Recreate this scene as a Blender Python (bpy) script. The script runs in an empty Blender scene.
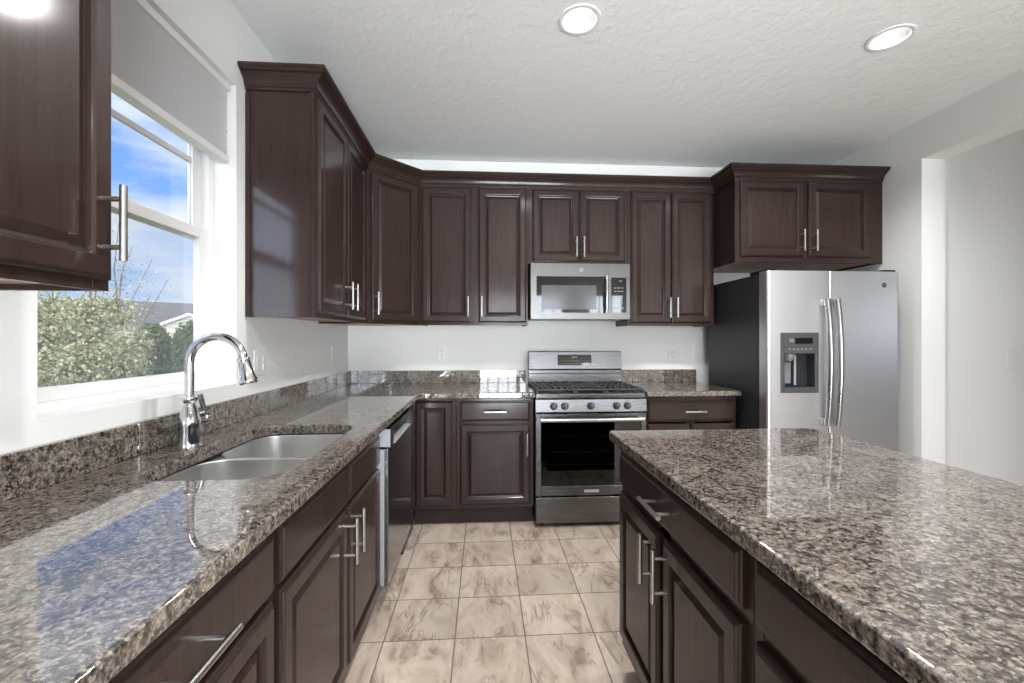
import bpy, bmesh, math, random
from mathutils import Vector, Matrix
random.seed(7)
S = bpy.context.scene
COL = S.collection
PI = math.pi

# ------------------------------------------------------------------ camera
CAMX, CAMY, CAMZ, YAW, F = 1.0808, -3.5314, 1.2744, 0.0644, 432.83
cam_d = bpy.data.cameras.new('camera')
cam = bpy.data.objects.new('camera', cam_d); COL.objects.link(cam)
cam_d.sensor_width = 36.0
cam_d.lens = F / 1024 * 36.0
cam_d.shift_y = -3.06 / 1024
cam_d.clip_start = 0.02; cam_d.clip_end = 500
cam.location = (CAMX, CAMY, CAMZ)
cam.rotation_euler = (PI / 2, 0, -YAW)
S.camera = cam

# ------------------------------------------------------------------ exposure, world, sun
S.view_settings.view_transform = 'Standard'
S.view_settings.look = 'None'
S.view_settings.gamma = 1.0
S.view_settings.use_curve_mapping = False
S.view_settings.exposure = 0.32
S.cycles.use_denoising = True
S.cycles.max_bounces = 10
S.cycles.diffuse_bounces = 6
S.cycles.glossy_bounces = 5
S.cycles.transparent_max_bounces = 16
S.cycles.caustics_reflective = False
S.cycles.caustics_refractive = False
S.cycles.sample_clamp_indirect = 6.0

SUN_DIR = Vector((-0.02, -0.70, 1.0)).normalized()      # towards the sun
SKY_GAIN = 1.05
LAMP_W = 6.0
REAR_GLOW = 13.0  # extra sky glow, added as fill through the rear windows
GROUND_GLOW = 50.0  # extra glow below the horizon, added to brighten the ceiling


class NT:
    """small node-tree writer"""
    def __init__(s, tree):
        s.t = tree; tree.nodes.clear()

    def n(s, kind, ins=None, **props):
        nd = s.t.nodes.new(kind)
        for k, v in props.items():
            setattr(nd, k, v)
        for k, v in (ins or {}).items():
            sock = nd.inputs[k]
            if isinstance(v, bpy.types.NodeSocket):
                s.t.links.new(v, sock)
            else:
                sock.default_value = v
        return nd

    def math(s, op, a, b=0.0, clamp=False):
        nd = s.n('ShaderNodeMath', {0: a, 1: b}, operation=op); nd.use_clamp = clamp
        return nd.outputs[0]

    def mix(s, fac, a, b, blend='MIX'):
        nd = s.t.nodes.new('ShaderNodeMix'); nd.data_type = 'RGBA'; nd.blend_type = blend
        for i, v in ((0, fac), (6, a), (7, b)):
            if isinstance(v, bpy.types.NodeSocket):
                s.t.links.new(v, nd.inputs[i])
            else:
                nd.inputs[i].default_value = v if i == 0 or len(v) == 4 else (*v, 1)
        return nd.outputs[2]

    def ramp(s, fac, stops, interp='LINEAR'):
        nd = s.n('ShaderNodeValToRGB', {0: fac}); cr = nd.color_ramp; cr.interpolation = interp
        while len(cr.elements) < len(stops):
            cr.elements.new(0.5)
        for e, (p, c) in zip(cr.elements, stops):
            e.position = p
            e.color = (c, c, c, 1) if isinstance(c, (int, float)) else (*c, 1)
        return nd.outputs[0]

    def noise(s, vec, scale, detail=3, rough=0.5, dist=0.0):
        return s.n('ShaderNodeTexNoise', {'Vector': vec, 'Scale': scale, 'Detail': detail, 'Roughness': rough, 'Distortion': dist}).outputs[0]

    def mapping(s, vec, scale=(1, 1, 1), loc=(0, 0, 0), rot=(0, 0, 0)):
        return s.n('ShaderNodeMapping', {'Vector': vec, 'Scale': scale, 'Location': loc, 'Rotation': rot}).outputs[0]


# world: clear blue sky with streaks of cloud, with a glow added behind the rear windows
W = bpy.data.worlds.new('sky'); S.world = W; W.use_nodes = True
w = NT(W.node_tree)
tc = w.n('ShaderNodeTexCoord').outputs['Generated']
sep = w.n('ShaderNodeSeparateXYZ', {0: tc})
elev = sep.outputs[2]
blue = w.ramp(elev, [(0.0, (0.50, 0.66, 0.92)), (0.18, (0.26, 0.47, 0.90)), (0.5, (0.085, 0.25, 0.75)), (1.0, (0.05, 0.17, 0.6))])
cm = w.mapping(tc, scale=(1.6, 1.6, 6.5), loc=(0.3, 0.15, 0.2))
cl = w.noise(cm, 1.7, 8, 0.56, 0.35)
clm = w.ramp(cl, [(0.39, 0.0), (0.58, 1.0)])
over = w.ramp(elev, [(0.36, 0.0), (0.46, 1.0)])            # bright cloud added overhead to whiten the counter's reflection
clm = w.math('MAXIMUM', w.math('MULTIPLY', clm, 0.9), over)
sky = w.mix(clm, blue, (0.80, 0.84, 0.92))
ground = w.ramp(w.math('ADD', elev, 0.5), [(0.47, 1.0), (0.50, 0.0)])   # pale ground tone below the horizon

dotn = w.n('ShaderNodeVectorMath', {0: tc, 1: (0.05, -1.0, 0.0)}, operation='DOT_PRODUCT').outputs['Value']
glow = w.ramp(dotn, [(0.74, 0.0), (0.93, 1.0)])
gain = w.math('ADD', w.math('ADD', w.math('MULTIPLY', glow, REAR_GLOW), w.math('MULTIPLY', over, 0.7)), SKY_GAIN)
sky = w.mix(w.math('MULTIPLY', glow, 0.85), sky, (0.71, 0.74, 0.78))      # added glow paled to cut its blue cast
ggain = w.math('ADD', w.math('MULTIPLY', glow, GROUND_GLOW), 1.0)          # ground glow added outside the rear windows to lift the ceiling
sky = w.mix(ground, sky, (0.58, 0.60, 0.62))
gain = w.n('ShaderNodeMix', {0: ground, 2: gain, 3: ggain}).outputs[0]
bg = w.n('ShaderNodeBackground', {'Color': sky, 'Strength': gain})
wo = w.n('ShaderNodeOutputWorld', {'Surface': bg.outputs[0]})

sun_d = bpy.data.lights.new('sun', 'SUN'); sun_d.energy = 1.5; sun_d.angle = 0.01; sun_d.color = (1.0, 0.95, 0.86)
sun = bpy.data.objects.new('sun', sun_d); COL.objects.link(sun)
sun.location = (4, -6, 12)
sun.rotation_euler = SUN_DIR.to_track_quat('Z', 'Y').to_euler()


def portal(name, loc, rot, sx, sy):
    d = bpy.data.lights.new(name, 'AREA'); d.shape = 'RECTANGLE'; d.size = sx; d.size_y = sy
    d.cycles.is_portal = True
    o = bpy.data.objects.new(name, d); COL.objects.link(o); o.location = loc; o.rotation_euler = rot


REAR = -5.6
portal('window_portal', (-0.17, -1.99, 1.72), (0, -PI / 2, 0), 1.3, 0.84)
portal('window_portal', (1.80, REAR - 0.17, 1.12), (PI / 2, 0, 0), 1.7, 2.1)
portal('window_portal', (6.41, -3.8, 1.4), (0, PI / 2, 0), 0.7, 1.2)
portal('window_portal', (3.47, REAR - 0.17, 1.52), (PI / 2, 0, 0), 0.75, 1.3)


# ------------------------------------------------------------------ materials
def mat(name):
    m = bpy.data.materials.new(name); m.use_nodes = True
    t = NT(m.node_tree)
    p = t.n('ShaderNodeBsdfPrincipled')
    o = t.n('ShaderNodeOutputMaterial', {'Surface': p.outputs[0]})
    return m, t, p, o


def setp(t, p, **kw):
    for k, v in kw.items():
        k = k.replace('_', ' ')
        if isinstance(v, bpy.types.NodeSocket):
            t.t.links.new(v, p.inputs[k])
        else:
            p.inputs[k].default_value = v if not (isinstance(v, tuple) and len(v) == 3) else (*v, 1)


def simple(name, col, rough=0.5, metal=0.0, **kw):
    m, t, p, o = mat(name)
    c = t.n('ShaderNodeTexCoord').outputs['Object']
    nz = t.noise(c, 14, 3)
    k = t.mix(nz, tuple(x * 0.94 for x in col), tuple(min(1, x * 1.06) for x in col))
    setp(t, p, Base_Color=k, Roughness=rough, Metallic=metal, **kw)
    return m


def bump(t, p, h, strength, dist):
    b = t.n('ShaderNodeBump', {'Height': h, 'Strength': strength, 'Distance': dist})
    t.t.links.new(b.outputs[0], p.inputs['Normal'])


def make_wood(name, dark, light, coat=0.45):
    m, t, p, o = mat(name)
    c = t.n('ShaderNodeTexCoord').outputs['Object']
    g = t.noise(t.mapping(c, scale=(26, 26, 1.6)), 2.2, 5, 0.6, 0.6)
    f = t.noise(t.mapping(c, scale=(160, 160, 9)), 3.0, 3, 0.6)
    b = t.noise(c, 2.3, 2)
    k = t.math('ADD', t.math('MULTIPLY', g, 0.5), t.math('ADD', t.math('MULTIPLY', f, 0.25), t.math('MULTIPLY', b, 0.25)))
    k = t.ramp(k, [(0.34, dark), (0.64, light)])
    setp(t, p, Base_Color=k, Roughness=0.42, Specular_IOR_Level=0.12, Coat_Weight=coat, Coat_Roughness=0.13, Coat_IOR=1.55)
    bump(t, p, f, 0.05, 0.001)
    return m


def make_granite():
    m, t, p, o = mat('brown speckled granite')
    c = t.n('ShaderNodeTexCoord').outputs['Object']
    wv = t.n('ShaderNodeTexNoise', {'Vector': c, 'Scale': 30.0, 'Detail': 2.0}).outputs[1]
    cw = t.n('ShaderNodeVectorMath', {0: c, 1: t.n('ShaderNodeVectorMath', {0: wv, 3: 0.012}, operation='SCALE').outputs[0]}, operation='ADD').outputs[0]
    a = t.noise(cw, 78, 8, 0.70)
    big = t.noise(c, 16, 3)
    mixv = t.math('ADD', t.math('MULTIPLY', a, 0.82), t.math('MULTIPLY', big, 0.18))
    k = t.ramp(mixv, [(0.40, (0.014, 0.011, 0.010)), (0.455, (0.042, 0.033, 0.027)), (0.50, (0.112, 0.090, 0.073)), (0.55, (0.190, 0.156, 0.128)), (0.65, (0.32, 0.275, 0.235))])
    v = t.n('ShaderNodeTexVoronoi', {'Vector': cw, 'Scale': 230.0}, feature='F1')
    fl = t.n('ShaderNodeSeparateColor', {0: v.outputs['Color']}).outputs[0]
    dk = t.ramp(fl, [(0.0, 1.0), (0.16, 1.0), (0.20, 0.0)])
    k = t.mix(t.math('MULTIPLY', dk, 0.6), k, (0.035, 0.030, 0.027))
    lt = t.ramp(fl, [(0.86, 0.0), (0.90, 1.0)])
    k = t.mix(t.math('MULTIPLY', lt, 0.45), k, (0.44, 0.40, 0.36))
    setp(t, p, Base_Color=k, Roughness=0.35, Specular_IOR_Level=0.1, Coat_Weight=1.0, Coat_Roughness=0.015, Coat_IOR=2.0)
    return m


def make_floor():
    m, t, p, o = mat('beige stone tile')
    c = t.n('ShaderNodeTexCoord').outputs['Object']
    TW, TH = 0.2985, 0.29
    cs = t.mapping(c, loc=(-0.659 + TW * 12, 1.683 + TH * 40, 0))
    sp = t.n('ShaderNodeSeparateXYZ', {0: cs})
    ux = t.math('DIVIDE', sp.outputs[0], TW); uy = t.math('DIVIDE', sp.outputs[1], TH)
    ix = t.math('FLOOR', ux); iy = t.math('FLOOR', uy)
    fx = t.math('FRACT', ux); fy = t.math('FRACT', uy)
    ex = t.math('MINIMUM', fx, t.math('SUBTRACT', 1.0, fx)); ey = t.math('MINIMUM', fy, t.math('SUBTRACT', 1.0, fy))
    ed = t.math('MINIMUM', ex, ey)
    grout = t.ramp(ed, [(0.0, 1.0), (0.0065, 1.0), (0.0115, 0.0)])
    cid = t.n('ShaderNodeCombineXYZ', {0: ix, 1: iy, 2: 0.0}).outputs[0]
    rnd = t.n('ShaderNodeTexWhiteNoise', {0: cid}, noise_dimensions='3D')
    off = t.n('ShaderNodeVectorMath', {0: rnd.outputs[1], 3: 37.0}, operation='SCALE').outputs[0]
    lv = t.n('ShaderNodeVectorMath', {0: c, 1: off}, operation='ADD').outputs[0]
    cloudy = t.noise(t.mapping(lv, rot=(0, 0, 0.6), scale=(1, 0.45, 1)), 9, 6, 0.62, 0.8)
    k = t.ramp(cloudy, [(0.30, (0.27, 0.205, 0.165)), (0.44, (0.59, 0.48, 0.395)), (0.60, (0.71, 0.60, 0.515))])
    vn = t.noise(t.mapping(lv, rot=(0, 0, 0.55), scale=(1.0, 0.35, 1)), 6.5, 7, 0.6, 1.5)
    vein = t.math('ABSOLUTE', t.math('SUBTRACT', vn, 0.5))
    vm = t.ramp(vein, [(0.0, 1.0), (0.010, 0.75), (0.035, 0.0)])
    vgate = t.ramp(t.noise(lv, 5.0, 2), [(0.48, 0.0), (0.60, 1.0)])
    k = t.mix(t.math('MULTIPLY', t.math('MULTIPLY', vm, vgate), 0.6), k, (0.17, 0.12, 0.09))
    tone = t.math('ADD', t.math('MULTIPLY', rnd.outputs[0], 0.22), 0.86)
    k = t.mix(1.0, k, t.n('ShaderNodeCombineColor', {0: tone, 1: tone, 2: tone}).outputs[0], 'MULTIPLY')
    k = t.mix(grout, k, (0.21, 0.165, 0.135))
    setp(t, p, Base_Color=k, Roughness=t.math('ADD', t.math('MULTIPLY', grout, 0.5), 0.34))
    bump(t, p, t.math('SUBTRACT', 1.0, grout), 0.25, 0.002)
    return m


def make_paint(name, col, rough=0.75, bs=0.06, scale=160):
    m, t, p, o = mat(name)
    c = t.n('ShaderNodeTexCoord').outputs['Object']
    nz = t.noise(c, scale, 3, 0.6)
    k = t.mix(t.noise(c, 1.5, 2), tuple(x * 0.985 for x in col), col)
    setp(t, p, Base_Color=k, Roughness=rough, Specular_IOR_Level=0.3)
    bump(t, p, nz, bs, 0.002)
    return m


def make_ceiling():
    m, t, p, o = mat('trowelled ceiling plaster')
    c = t.n('ShaderNodeTexCoord').outputs['Object']
    a = t.noise(c, 13, 6, 0.62, 0.5)
    r = t.ramp(a, [(0.46, 0.0), (0.56, 1.0)])
    b = t.noise(c, 60, 4, 0.6)
    h = t.math('ADD', r, t.math('MULTIPLY', b, 0.5))
    setp(t, p, Base_Color=(0.82, 0.83, 0.835), Roughness=0.85, Specular_IOR_Level=0.2)
    bump(t, p, h, 0.24, 0.004)
    return m


def make_steel(name, col=(0.60, 0.60, 0.61), rough=0.26, wavy=0.0, aniso=(1, 1, 60), tone=0.0):
    m, t, p, o = mat(name)
    c = t.n('ShaderNodeTexCoord').outputs['Object']
    br = t.noise(t.mapping(c, scale=(6 if aniso[0] == 1 else 700, 6 if aniso[1] == 1 else 700, 6 if aniso[2] == 1 else 700)), 1.0, 2, 0.6)
    k = t.mix(br, tuple(x * 0.95 for x in col), tuple(min(1, x * 1.04) for x in col))
    rr = t.math('ADD', t.math('MULTIPLY', br, 0.08), rough - 0.04)
    setp(t, p, Base_Color=k, Metallic=1.0, Roughness=rr)
    h = t.math('MULTIPLY', br, 0.05)
    if wavy:
        h = t.math('ADD', h, t.math('MULTIPLY', t.noise(t.mapping(c, scale=(0.8, 0.8, 4.0)), 1.6, 1, 0.4), wavy))
    bump(t, p, h, 0.12, 0.01)
    return m


def make_leaf(name, dark, light):
    m, t, p, o = mat(name)
    c = t.n('ShaderNodeTexCoord').outputs['Object']
    k = t.ramp(t.noise(c, 3.0, 4, 0.7), [(0.35, dark), (0.65, light)])
    setp(t, p, Base_Color=k, Roughness=0.55)
    tr = t.n('ShaderNodeBsdfTranslucent', {'Color': k})
    mx = t.n('ShaderNodeMixShader', {0: 0.25, 1: p.outputs[0], 2: tr.outputs[0]})
    t.t.links.new(mx.outputs[0], o.inputs[0])
    return m


def make_glass(name, tint=(1, 1, 1), refl=1.5):
    m, t, p, o = mat(name)
    f0 = ((refl - 1) / (refl + 1)) ** 2
    fc = t.n('ShaderNodeLayerWeight', {'Blend': 0.5}).outputs['Facing']
    fr = t.n('ShaderNodeMath', {0: t.math('MULTIPLY', t.math('POWER', fc, 5.0), 1 - f0), 1: f0}, operation='ADD')
    tr = t.n('ShaderNodeBsdfTransparent', {'Color': (*tint, 1)})
    gl = t.n('ShaderNodeBsdfGlossy', {'Color': (1, 1, 1, 1), 'Roughness': 0.01})
    mx = t.n('ShaderNodeMixShader', {0: fr.outputs[0], 1: tr.outputs[0], 2: gl.outputs[0]})
    t.t.links.new(mx.outputs[0], o.inputs[0])
    return m


def make_screen():
    m, t, p, o = mat('fine grey insect mesh')
    d = t.n('ShaderNodeBsdfDiffuse', {'Color': (0.42, 0.43, 0.45, 1)})
    tr = t.n('ShaderNodeBsdfTransparent', {'Color': (1, 1, 1, 1)})
    mx = t.n('ShaderNodeMixShader', {0: 0.12, 1: tr.outputs[0], 2: d.outputs[0]})
    t.t.links.new(mx.outputs[0], o.inputs[0])
    return m


def make_blind():
    m, t, p, o = mat('pleated grey blind fabric')
    c = t.n('ShaderNodeTexCoord').outputs['Object']
    k = t.mix(t.noise(t.mapping(c, scale=(60, 12, 300)), 1.0, 3), (0.84, 0.84, 0.85), (0.92, 0.92, 0.93))
    setp(t, p, Base_Color=k, Roughness=0.9)
    tl = t.n('ShaderNodeBsdfTranslucent', {'Color': (0.5, 0.5, 0.52, 1)})
    mx = t.n('ShaderNodeMixShader', {0: 0.2, 1: p.outputs[0], 2: tl.outputs[0]})
    t.t.links.new(mx.outputs[0], o.inputs[0])
    return m


def make_emit(name, col, st):
    m, t, p, o = mat(name)
    setp(t, p, Base_Color=(0.05, 0.05, 0.05) if st < 1 else (0.9, 0.9, 0.9), Emission_Color=col, Emission_Strength=st)
    return m


WOOD = make_wood('espresso stained wood', (0.019, 0.0105, 0.0090), (0.042, 0.0246, 0.0212))
MAPLE = make_wood('pale maple underside', (0.36, 0.22, 0.155), (0.52, 0.34, 0.25), coat=0.1)
DARKWOOD = make_wood('espresso toe kick', (0.030, 0.020, 0.020), (0.045, 0.032, 0.031), coat=0.2)
GRAN = make_granite()
FLOOR = make_floor()
WALL = make_paint('warm white wall paint', (0.80, 0.805, 0.795))
CEIL = make_ceiling()
WHITE = make_paint('white vinyl', (0.82, 0.82, 0.82), 0.4, 0.0)
PLATE = simple('white plastic plate', (0.76, 0.76, 0.76), 0.35)
SLOT = simple('dark slot plastic', (0.05, 0.05, 0.05), 0.5)
STEEL = make_steel('brushed stainless', (0.46, 0.455, 0.45), 0.28, wavy=0.0, aniso=(1, 1, 1))
STEELF = make_steel('brushed stainless door', (0.80, 0.80, 0.82), 0.38, wavy=0.35, aniso=(1, 1, 60))
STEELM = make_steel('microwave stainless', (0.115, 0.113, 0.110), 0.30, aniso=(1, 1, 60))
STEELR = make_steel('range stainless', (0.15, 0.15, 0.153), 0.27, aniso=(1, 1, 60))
STEELD = make_steel('dark stainless', (0.25, 0.26, 0.27), 0.15, wavy=0.0, aniso=(60, 1, 1))
SINKM = make_steel('satin sink steel', (0.72, 0.715, 0.70), 0.30, aniso=(1, 60, 1))
NICKEL = make_steel('brushed nickel', (0.52, 0.505, 0.485), 0.30, aniso=(1, 1, 1))
CHROME = simple('polished chrome', (0.66, 0.67, 0.69), 0.05, 1.0)
BLACK = simple('black enamel', (0.012, 0.012, 0.013), 0.25)
GREYBODY = simple('charcoal painted steel', (0.024, 0.026, 0.030), 0.38)
IRON = simple('cast iron', (0.045, 0.045, 0.048), 0.5)
DGREY = simple('dark grey plastic', (0.06, 0.062, 0.066), 0.4)
MGREY = simple('mid grey plastic', (0.20, 0.205, 0.21), 0.4)
LGREY = simple('pale grey trim', (0.34, 0.35, 0.37), 0.35)
KEYS = simple('pale key print', (0.30, 0.30, 0.30), 0.5)
BGLASS = simple('black glass', (0.010, 0.010, 0.011), 0.04, IOR=1.7)
OVENGLASS = make_glass('tinted oven glass', (0.30, 0.30, 0.31), 1.55)
GLASS = make_glass('clear window glass', (0.97, 0.98, 0.98), 1.35)
SCREEN = make_screen()
BLIND = make_blind()
LEAFP = make_leaf('pale olive leaves', (0.17, 0.19, 0.085), (0.52, 0.51, 0.33))
LEAFD = make_leaf('dark green leaves', (0.035, 0.06, 0.022), (0.12, 0.165, 0.065))
LEAFG = make_leaf('mid green leaves', (0.09, 0.13, 0.045), (0.27, 0.32, 0.14))
BARK = simple('grey bark', (0.16, 0.13, 0.10), 0.9)
GRASS = simple('lawn grass', (0.19, 0.20, 0.12), 0.95)
SHINGLE = simple('grey roof shingle', (0.10, 0.10, 0.108), 0.9)
STUCCO = simple('tan house siding', (0.46, 0.42, 0.38), 0.9)
LENS = make_emit('lit frosted lens', (1.0, 0.98, 0.95, 1), 1.9)
DISPLAY = make_emit('dim display digits', (0.9, 0.75, 0.25, 1), 0.10)

# ------------------------------------------------------------------ mesh helpers
ORG = {}


def setmeta(o, label=None, cat=None, group=None, kind=None):
    if label: o['label'] = label
    if cat: o['category'] = cat
    if group: o['group'] = group
    if kind: o['kind'] = kind
    return o


def thing(name, label, cat, loc=(0, 0, 0), group=None):
    o = bpy.data.objects.new(name, None); COL.objects.link(o)
    o.empty_display_size = 0.05
    o.location = loc; ORG[o.name] = Vector(loc)
    return setmeta(o, label, cat, group)


def obj(name, bm, m, parent=None, smooth=True, loc=None, normals=True):
    """link a bmesh (built in world coordinates) as one mesh object"""
    if normals:
        bmesh.ops.recalc_face_normals(bm, faces=bm.faces)
    base = ORG[parent.name] if parent else Vector(loc or (0, 0, 0))
    if base.length:
        bmesh.ops.translate(bm, verts=bm.verts, vec=-base)
    me = bpy.data.meshes.new(name); bm.to_mesh(me); bm.free()
    for mm in (m if isinstance(m, (list, tuple)) else [m]):
        me.materials.append(mm)
    if smooth:
        for pl in me.polygons: pl.use_smooth = True
        me.set_sharp_from_angle(angle=math.radians(50))
    o = bpy.data.objects.new(name, me); COL.objects.link(o)
    if smooth:
        wn = o.modifiers.new('weighted_normal', 'WEIGHTED_NORMAL'); wn.keep_sharp = True; wn.weight = 100; wn.mode = 'FACE_AREA'
    if parent:
        o.parent = parent
    else:
        o.location = base
    ORG[o.name] = base
    return o


def struct(name, bm, m, parent=None, smooth=False):
    o = obj(name, bm, m, parent, smooth)
    if not parent: o['kind'] = 'structure'
    return o


def B():
    return bmesh.new()


def box(bm, x0, x1, y0, y1, z0, z1, M=None, bev=0.0, mi=0, seg=1):
    vs = [bm.verts.new((x, y, z)) for x in (x0, x1) for y in (y0, y1) for z in (z0, z1)]
    fs = [bm.faces.new([vs[i] for i in f]) for f in ((0, 1, 3, 2), (4, 6, 7, 5), (0, 4, 5, 1), (2, 3, 7, 6), (0, 2, 6, 4), (1, 5, 7, 3))]
    for f in fs: f.material_index = mi
    if bev:
        es = list({e for f in fs for e in f.edges})
        r = bmesh.ops.bevel(bm, geom=es, offset=bev, segments=seg, profile=0.5, affect='EDGES')
        vs = list({v for f in r['faces'] for v in f.verts} | {v for v in vs if v.is_valid})
        for f in r['faces']: f.material_index = mi
    if M is not None:
        bmesh.ops.transform(bm, matrix=M, verts=vs)
    return bm


def frame_m(o, u, wv):
    """local (a along the face, b outward, c up) -> world"""
    u = Vector(u).normalized(); wv = Vector(wv).normalized()
    M = Matrix(((u.x, wv.x, 0, o[0]), (u.y, wv.y, 0, o[1]), (0, 0, 1, o[2] if len(o) > 2 else 0), (0, 0, 0, 1)))
    return M


def loops(bm, rings, close_first=True, close_last=True, mi=0):
    """bridge successive rings of equal vertex count"""
    vr = [[bm.verts.new(p) for p in r] for r in rings]
    n = len(vr[0])
    for a, b in zip(vr, vr[1:]):
        for i in range(n):
            f = bm.faces.new((a[i], a[(i + 1) % n], b[(i + 1) % n], b[i])); f.material_index = mi
    if close_first: bm.faces.new(list(reversed(vr[0]))).material_index = mi
    if close_last: bm.faces.new(vr[-1]).material_index = mi
    return vr


def panel(bm, a0, a1, c0, c1, prof, M):
    """rectangular panel whose front follows prof = [(inset, height), ...]"""
    rings = []
    for d, h in prof:
        rings.append([M @ Vector(p) for p in ((a0 + d, h, c0 + d), (a1 - d, h, c0 + d), (a1 - d, h, c1 - d), (a0 + d, h, c1 - d))])
    loops(bm, rings)


DOORP = [(0, 0), (0, 0.011), (0.003, 0.0145), (0.007, 0.0155), (0.009, 0.0195), (0.0115, 0.021), (0.043, 0.021), (0.0455, 0.0205), (0.048, 0.018),
         (0.0505, 0.0165), (0.052, 0.0085), (0.057, 0.0075), (0.060, 0.0085), (0.074, 0.0165), (0.0765, 0.0175), (0.078, 0.0175)]
SLABP = [(0, 0), (0, 0.011), (0.003, 0.0145), (0.009, 0.0155), (0.0115, 0.0195), (0.014, 0.021), (0.02, 0.021)]


def tube(bm, pts, r, n=12, cap=True, mi=0):
    pts = [Vector(p) for p in pts]
    rs = r if isinstance(r, (list, tuple)) else [r] * len(pts)
    rings = []; up = None
    for i, p in enumerate(pts):
        d = (pts[min(i + 1, len(pts) - 1)] - pts[max(i - 1, 0)]).normalized()
        if up is None:
            up = Vector((0, 0, 1)) if abs(d.z) < 0.9 else Vector((1, 0, 0))
        sx = d.cross(up).normalized(); up = sx.cross(d).normalized()
        rings.append([p + (sx * math.cos(2 * PI * k / n) + up * math.sin(2 * PI * k / n)) * rs[i] for k in range(n)])
    loops(bm, rings, cap, cap, mi)


def lathe(bm, prof, M=None, n=24, mi=0, close=True):
    """prof = [(r, h), ...] about local z"""
    M = M or Matrix()
    rings = [[M @ Vector((max(r, 1e-5) * math.cos(2 * PI * k / n), max(r, 1e-5) * math.sin(2 * PI * k / n), h)) for k in range(n)] for r, h in prof]
    loops(bm, rings, close, close, mi)


def axis_m(p, d):
    return Matrix.Translation(Vector(p)) @ Vector(d).to_track_quat('Z', 'Y').to_matrix().to_4x4()


def rrect(x0, x1, y0, y1, r, n=6):
    out = []
    for cx, cy, a in ((x1 - r, y1 - r, 0), (x0 + r, y1 - r, PI / 2), (x0 + r, y0 + r, PI), (x1 - r, y0 + r, 1.5 * PI)):
        for k in range(n + 1):
            t = a + PI / 2 * k / n
            out.append((cx + r * math.cos(t), cy + r * math.sin(t)))
    return out


def offset_poly(pts, d):
    """inset a counter-clockwise polygon by d (mitred)"""
    out = []; n = len(pts)
    for i in range(n):
        p0, p1, p2 = Vector(pts[i - 1]), Vector(pts[i]), Vector(pts[(i + 1) % n])
        d1 = (p1 - p0).normalized(); d2 = (p2 - p1).normalized()
        n1 = Vector((-d1.y, d1.x)); n2 = Vector((-d2.y, d2.x))
        b = n1 + n2
        out.append(tuple(p1 + b * (d / max(0.2, (1 + n1.dot(n2))))))
    return out


def slab(bm, outer, hole, z0, z1, r=0.007):
    """stone slab with eased edges and an optional opening"""
    prof = [(r, z1), (r * 0.3, z1 - r * 0.3), (0, z1 - r), (0, z0 + r), (r * 0.3, z0 + r * 0.3), (r, z0)]
    vo = []
    for d, z in prof:
        vo.append([bm.verts.new((*p, z)) for p in offset_poly(outer, d)])
    vh = []
    if hole:
        hr = 0.004
        for d, z in [(hr, z1), (hr * 0.3, z1 - hr * 0.3), (0, z1 - hr), (0, z0 + hr), (0, z0)]:
            vh.append([bm.verts.new((*p, z)) for p in offset_poly(hole, -d)])
    for rr in (vo, vh):
        for a, b in zip(rr, rr[1:]):
            n = len(a)
            for i in range(n):
                bm.faces.new((a[i], a[(i + 1) % n], b[(i + 1) % n], b[i]))
    for k in (0, -1):
        es = []
        for rr in (vo, vh):
            if rr:
                lp = rr[k]
                for i in range(len(lp)):
                    es.append(bm.edges.get((lp[i], lp[(i + 1) % len(lp)])) or bm.edges.new((lp[i], lp[(i + 1) % len(lp)])))
        bmesh.ops.triangle_fill(bm, edges=es, use_beauty=True, use_dissolve=False)


def prism(bm, pts, z0, z1):
    a = [bm.verts.new((*p, z0)) for p in pts]; b = [bm.verts.new((*p, z1)) for p in pts]
    n = len(pts)
    for i in range(n): bm.faces.new((a[i], a[(i + 1) % n], b[(i + 1) % n], b[i]))
    bm.faces.new(a); bm.faces.new(b)


def sweep(bm, path, prof):
    """sweep prof=[(out, z)] along an XY path, outward = right-hand side of travel"""
    rings = []
    n = len(path)
    for i in range(n):
        p = Vector(path[i])
        ds = []
        if i > 0: ds.append((p - Vector(path[i - 1])).normalized())
        if i < n - 1: ds.append((Vector(path[i + 1]) - p).normalized())
        ns = [Vector((d.y, -d.x)) for d in ds]
        b = ns[0] if len(ns) == 1 else (ns[0] + ns[1]) / (1 + ns[0].dot(ns[1]))
        rings.append([(p.x + b.x * o, p.y + b.y * o, z) for o, z in prof])
    loops(bm, rings)


# ------------------------------------------------------------------ the room
CH = 2.715            # ceiling height
XR = 3.955            # right wall plane
XH = 4.12             # hall side of the right wall
b = B(); box(b, -0.3, 6.4, REAR - 0.3, 0.2, -0.06, 0.0); struct('floor', b, FLOOR)
# ceiling with round openings for the downlights
LIGHTS = [(1.512, -1.60), (3.022, -1.58), (1.512, -3.15), (3.022, -3.15), (1.512, -4.70), (3.022, -4.70)]  # rows above and behind the camera are unseen, added for light
b = B()
outer = [(-0.3, REAR - 0.3), (6.4, REAR - 0.3), (6.4, 0.2), (-0.3, 0.2)]
es = []
def loop_edges(pts, z):
    vs = [b.verts.new((*p, z)) for p in pts]
    return vs, [b.edges.new((vs[i], vs[(i + 1) % len(vs)])) for i in range(len(vs))]
vo, eo = loop_edges(outer, CH); es += eo
for lx, ly in LIGHTS:
    v, e = loop_edges([(lx + 0.078 * math.cos(2 * PI * k / 24), ly + 0.078 * math.sin(2 * PI * k / 24)) for k in range(24)], CH); es += e
bmesh.ops.triangle_fill(b, edges=es, use_beauty=True, use_dissolve=False)
box(b, -0.3, 6.4, REAR - 0.3, 0.2, CH + 0.14, CH + 0.2)
struct('ceiling', b, CEIL)
b = B(); box(b, -0.16, XH, 0.0, 0.16, 0, CH); struct('wall_back', b, WALL)
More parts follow.
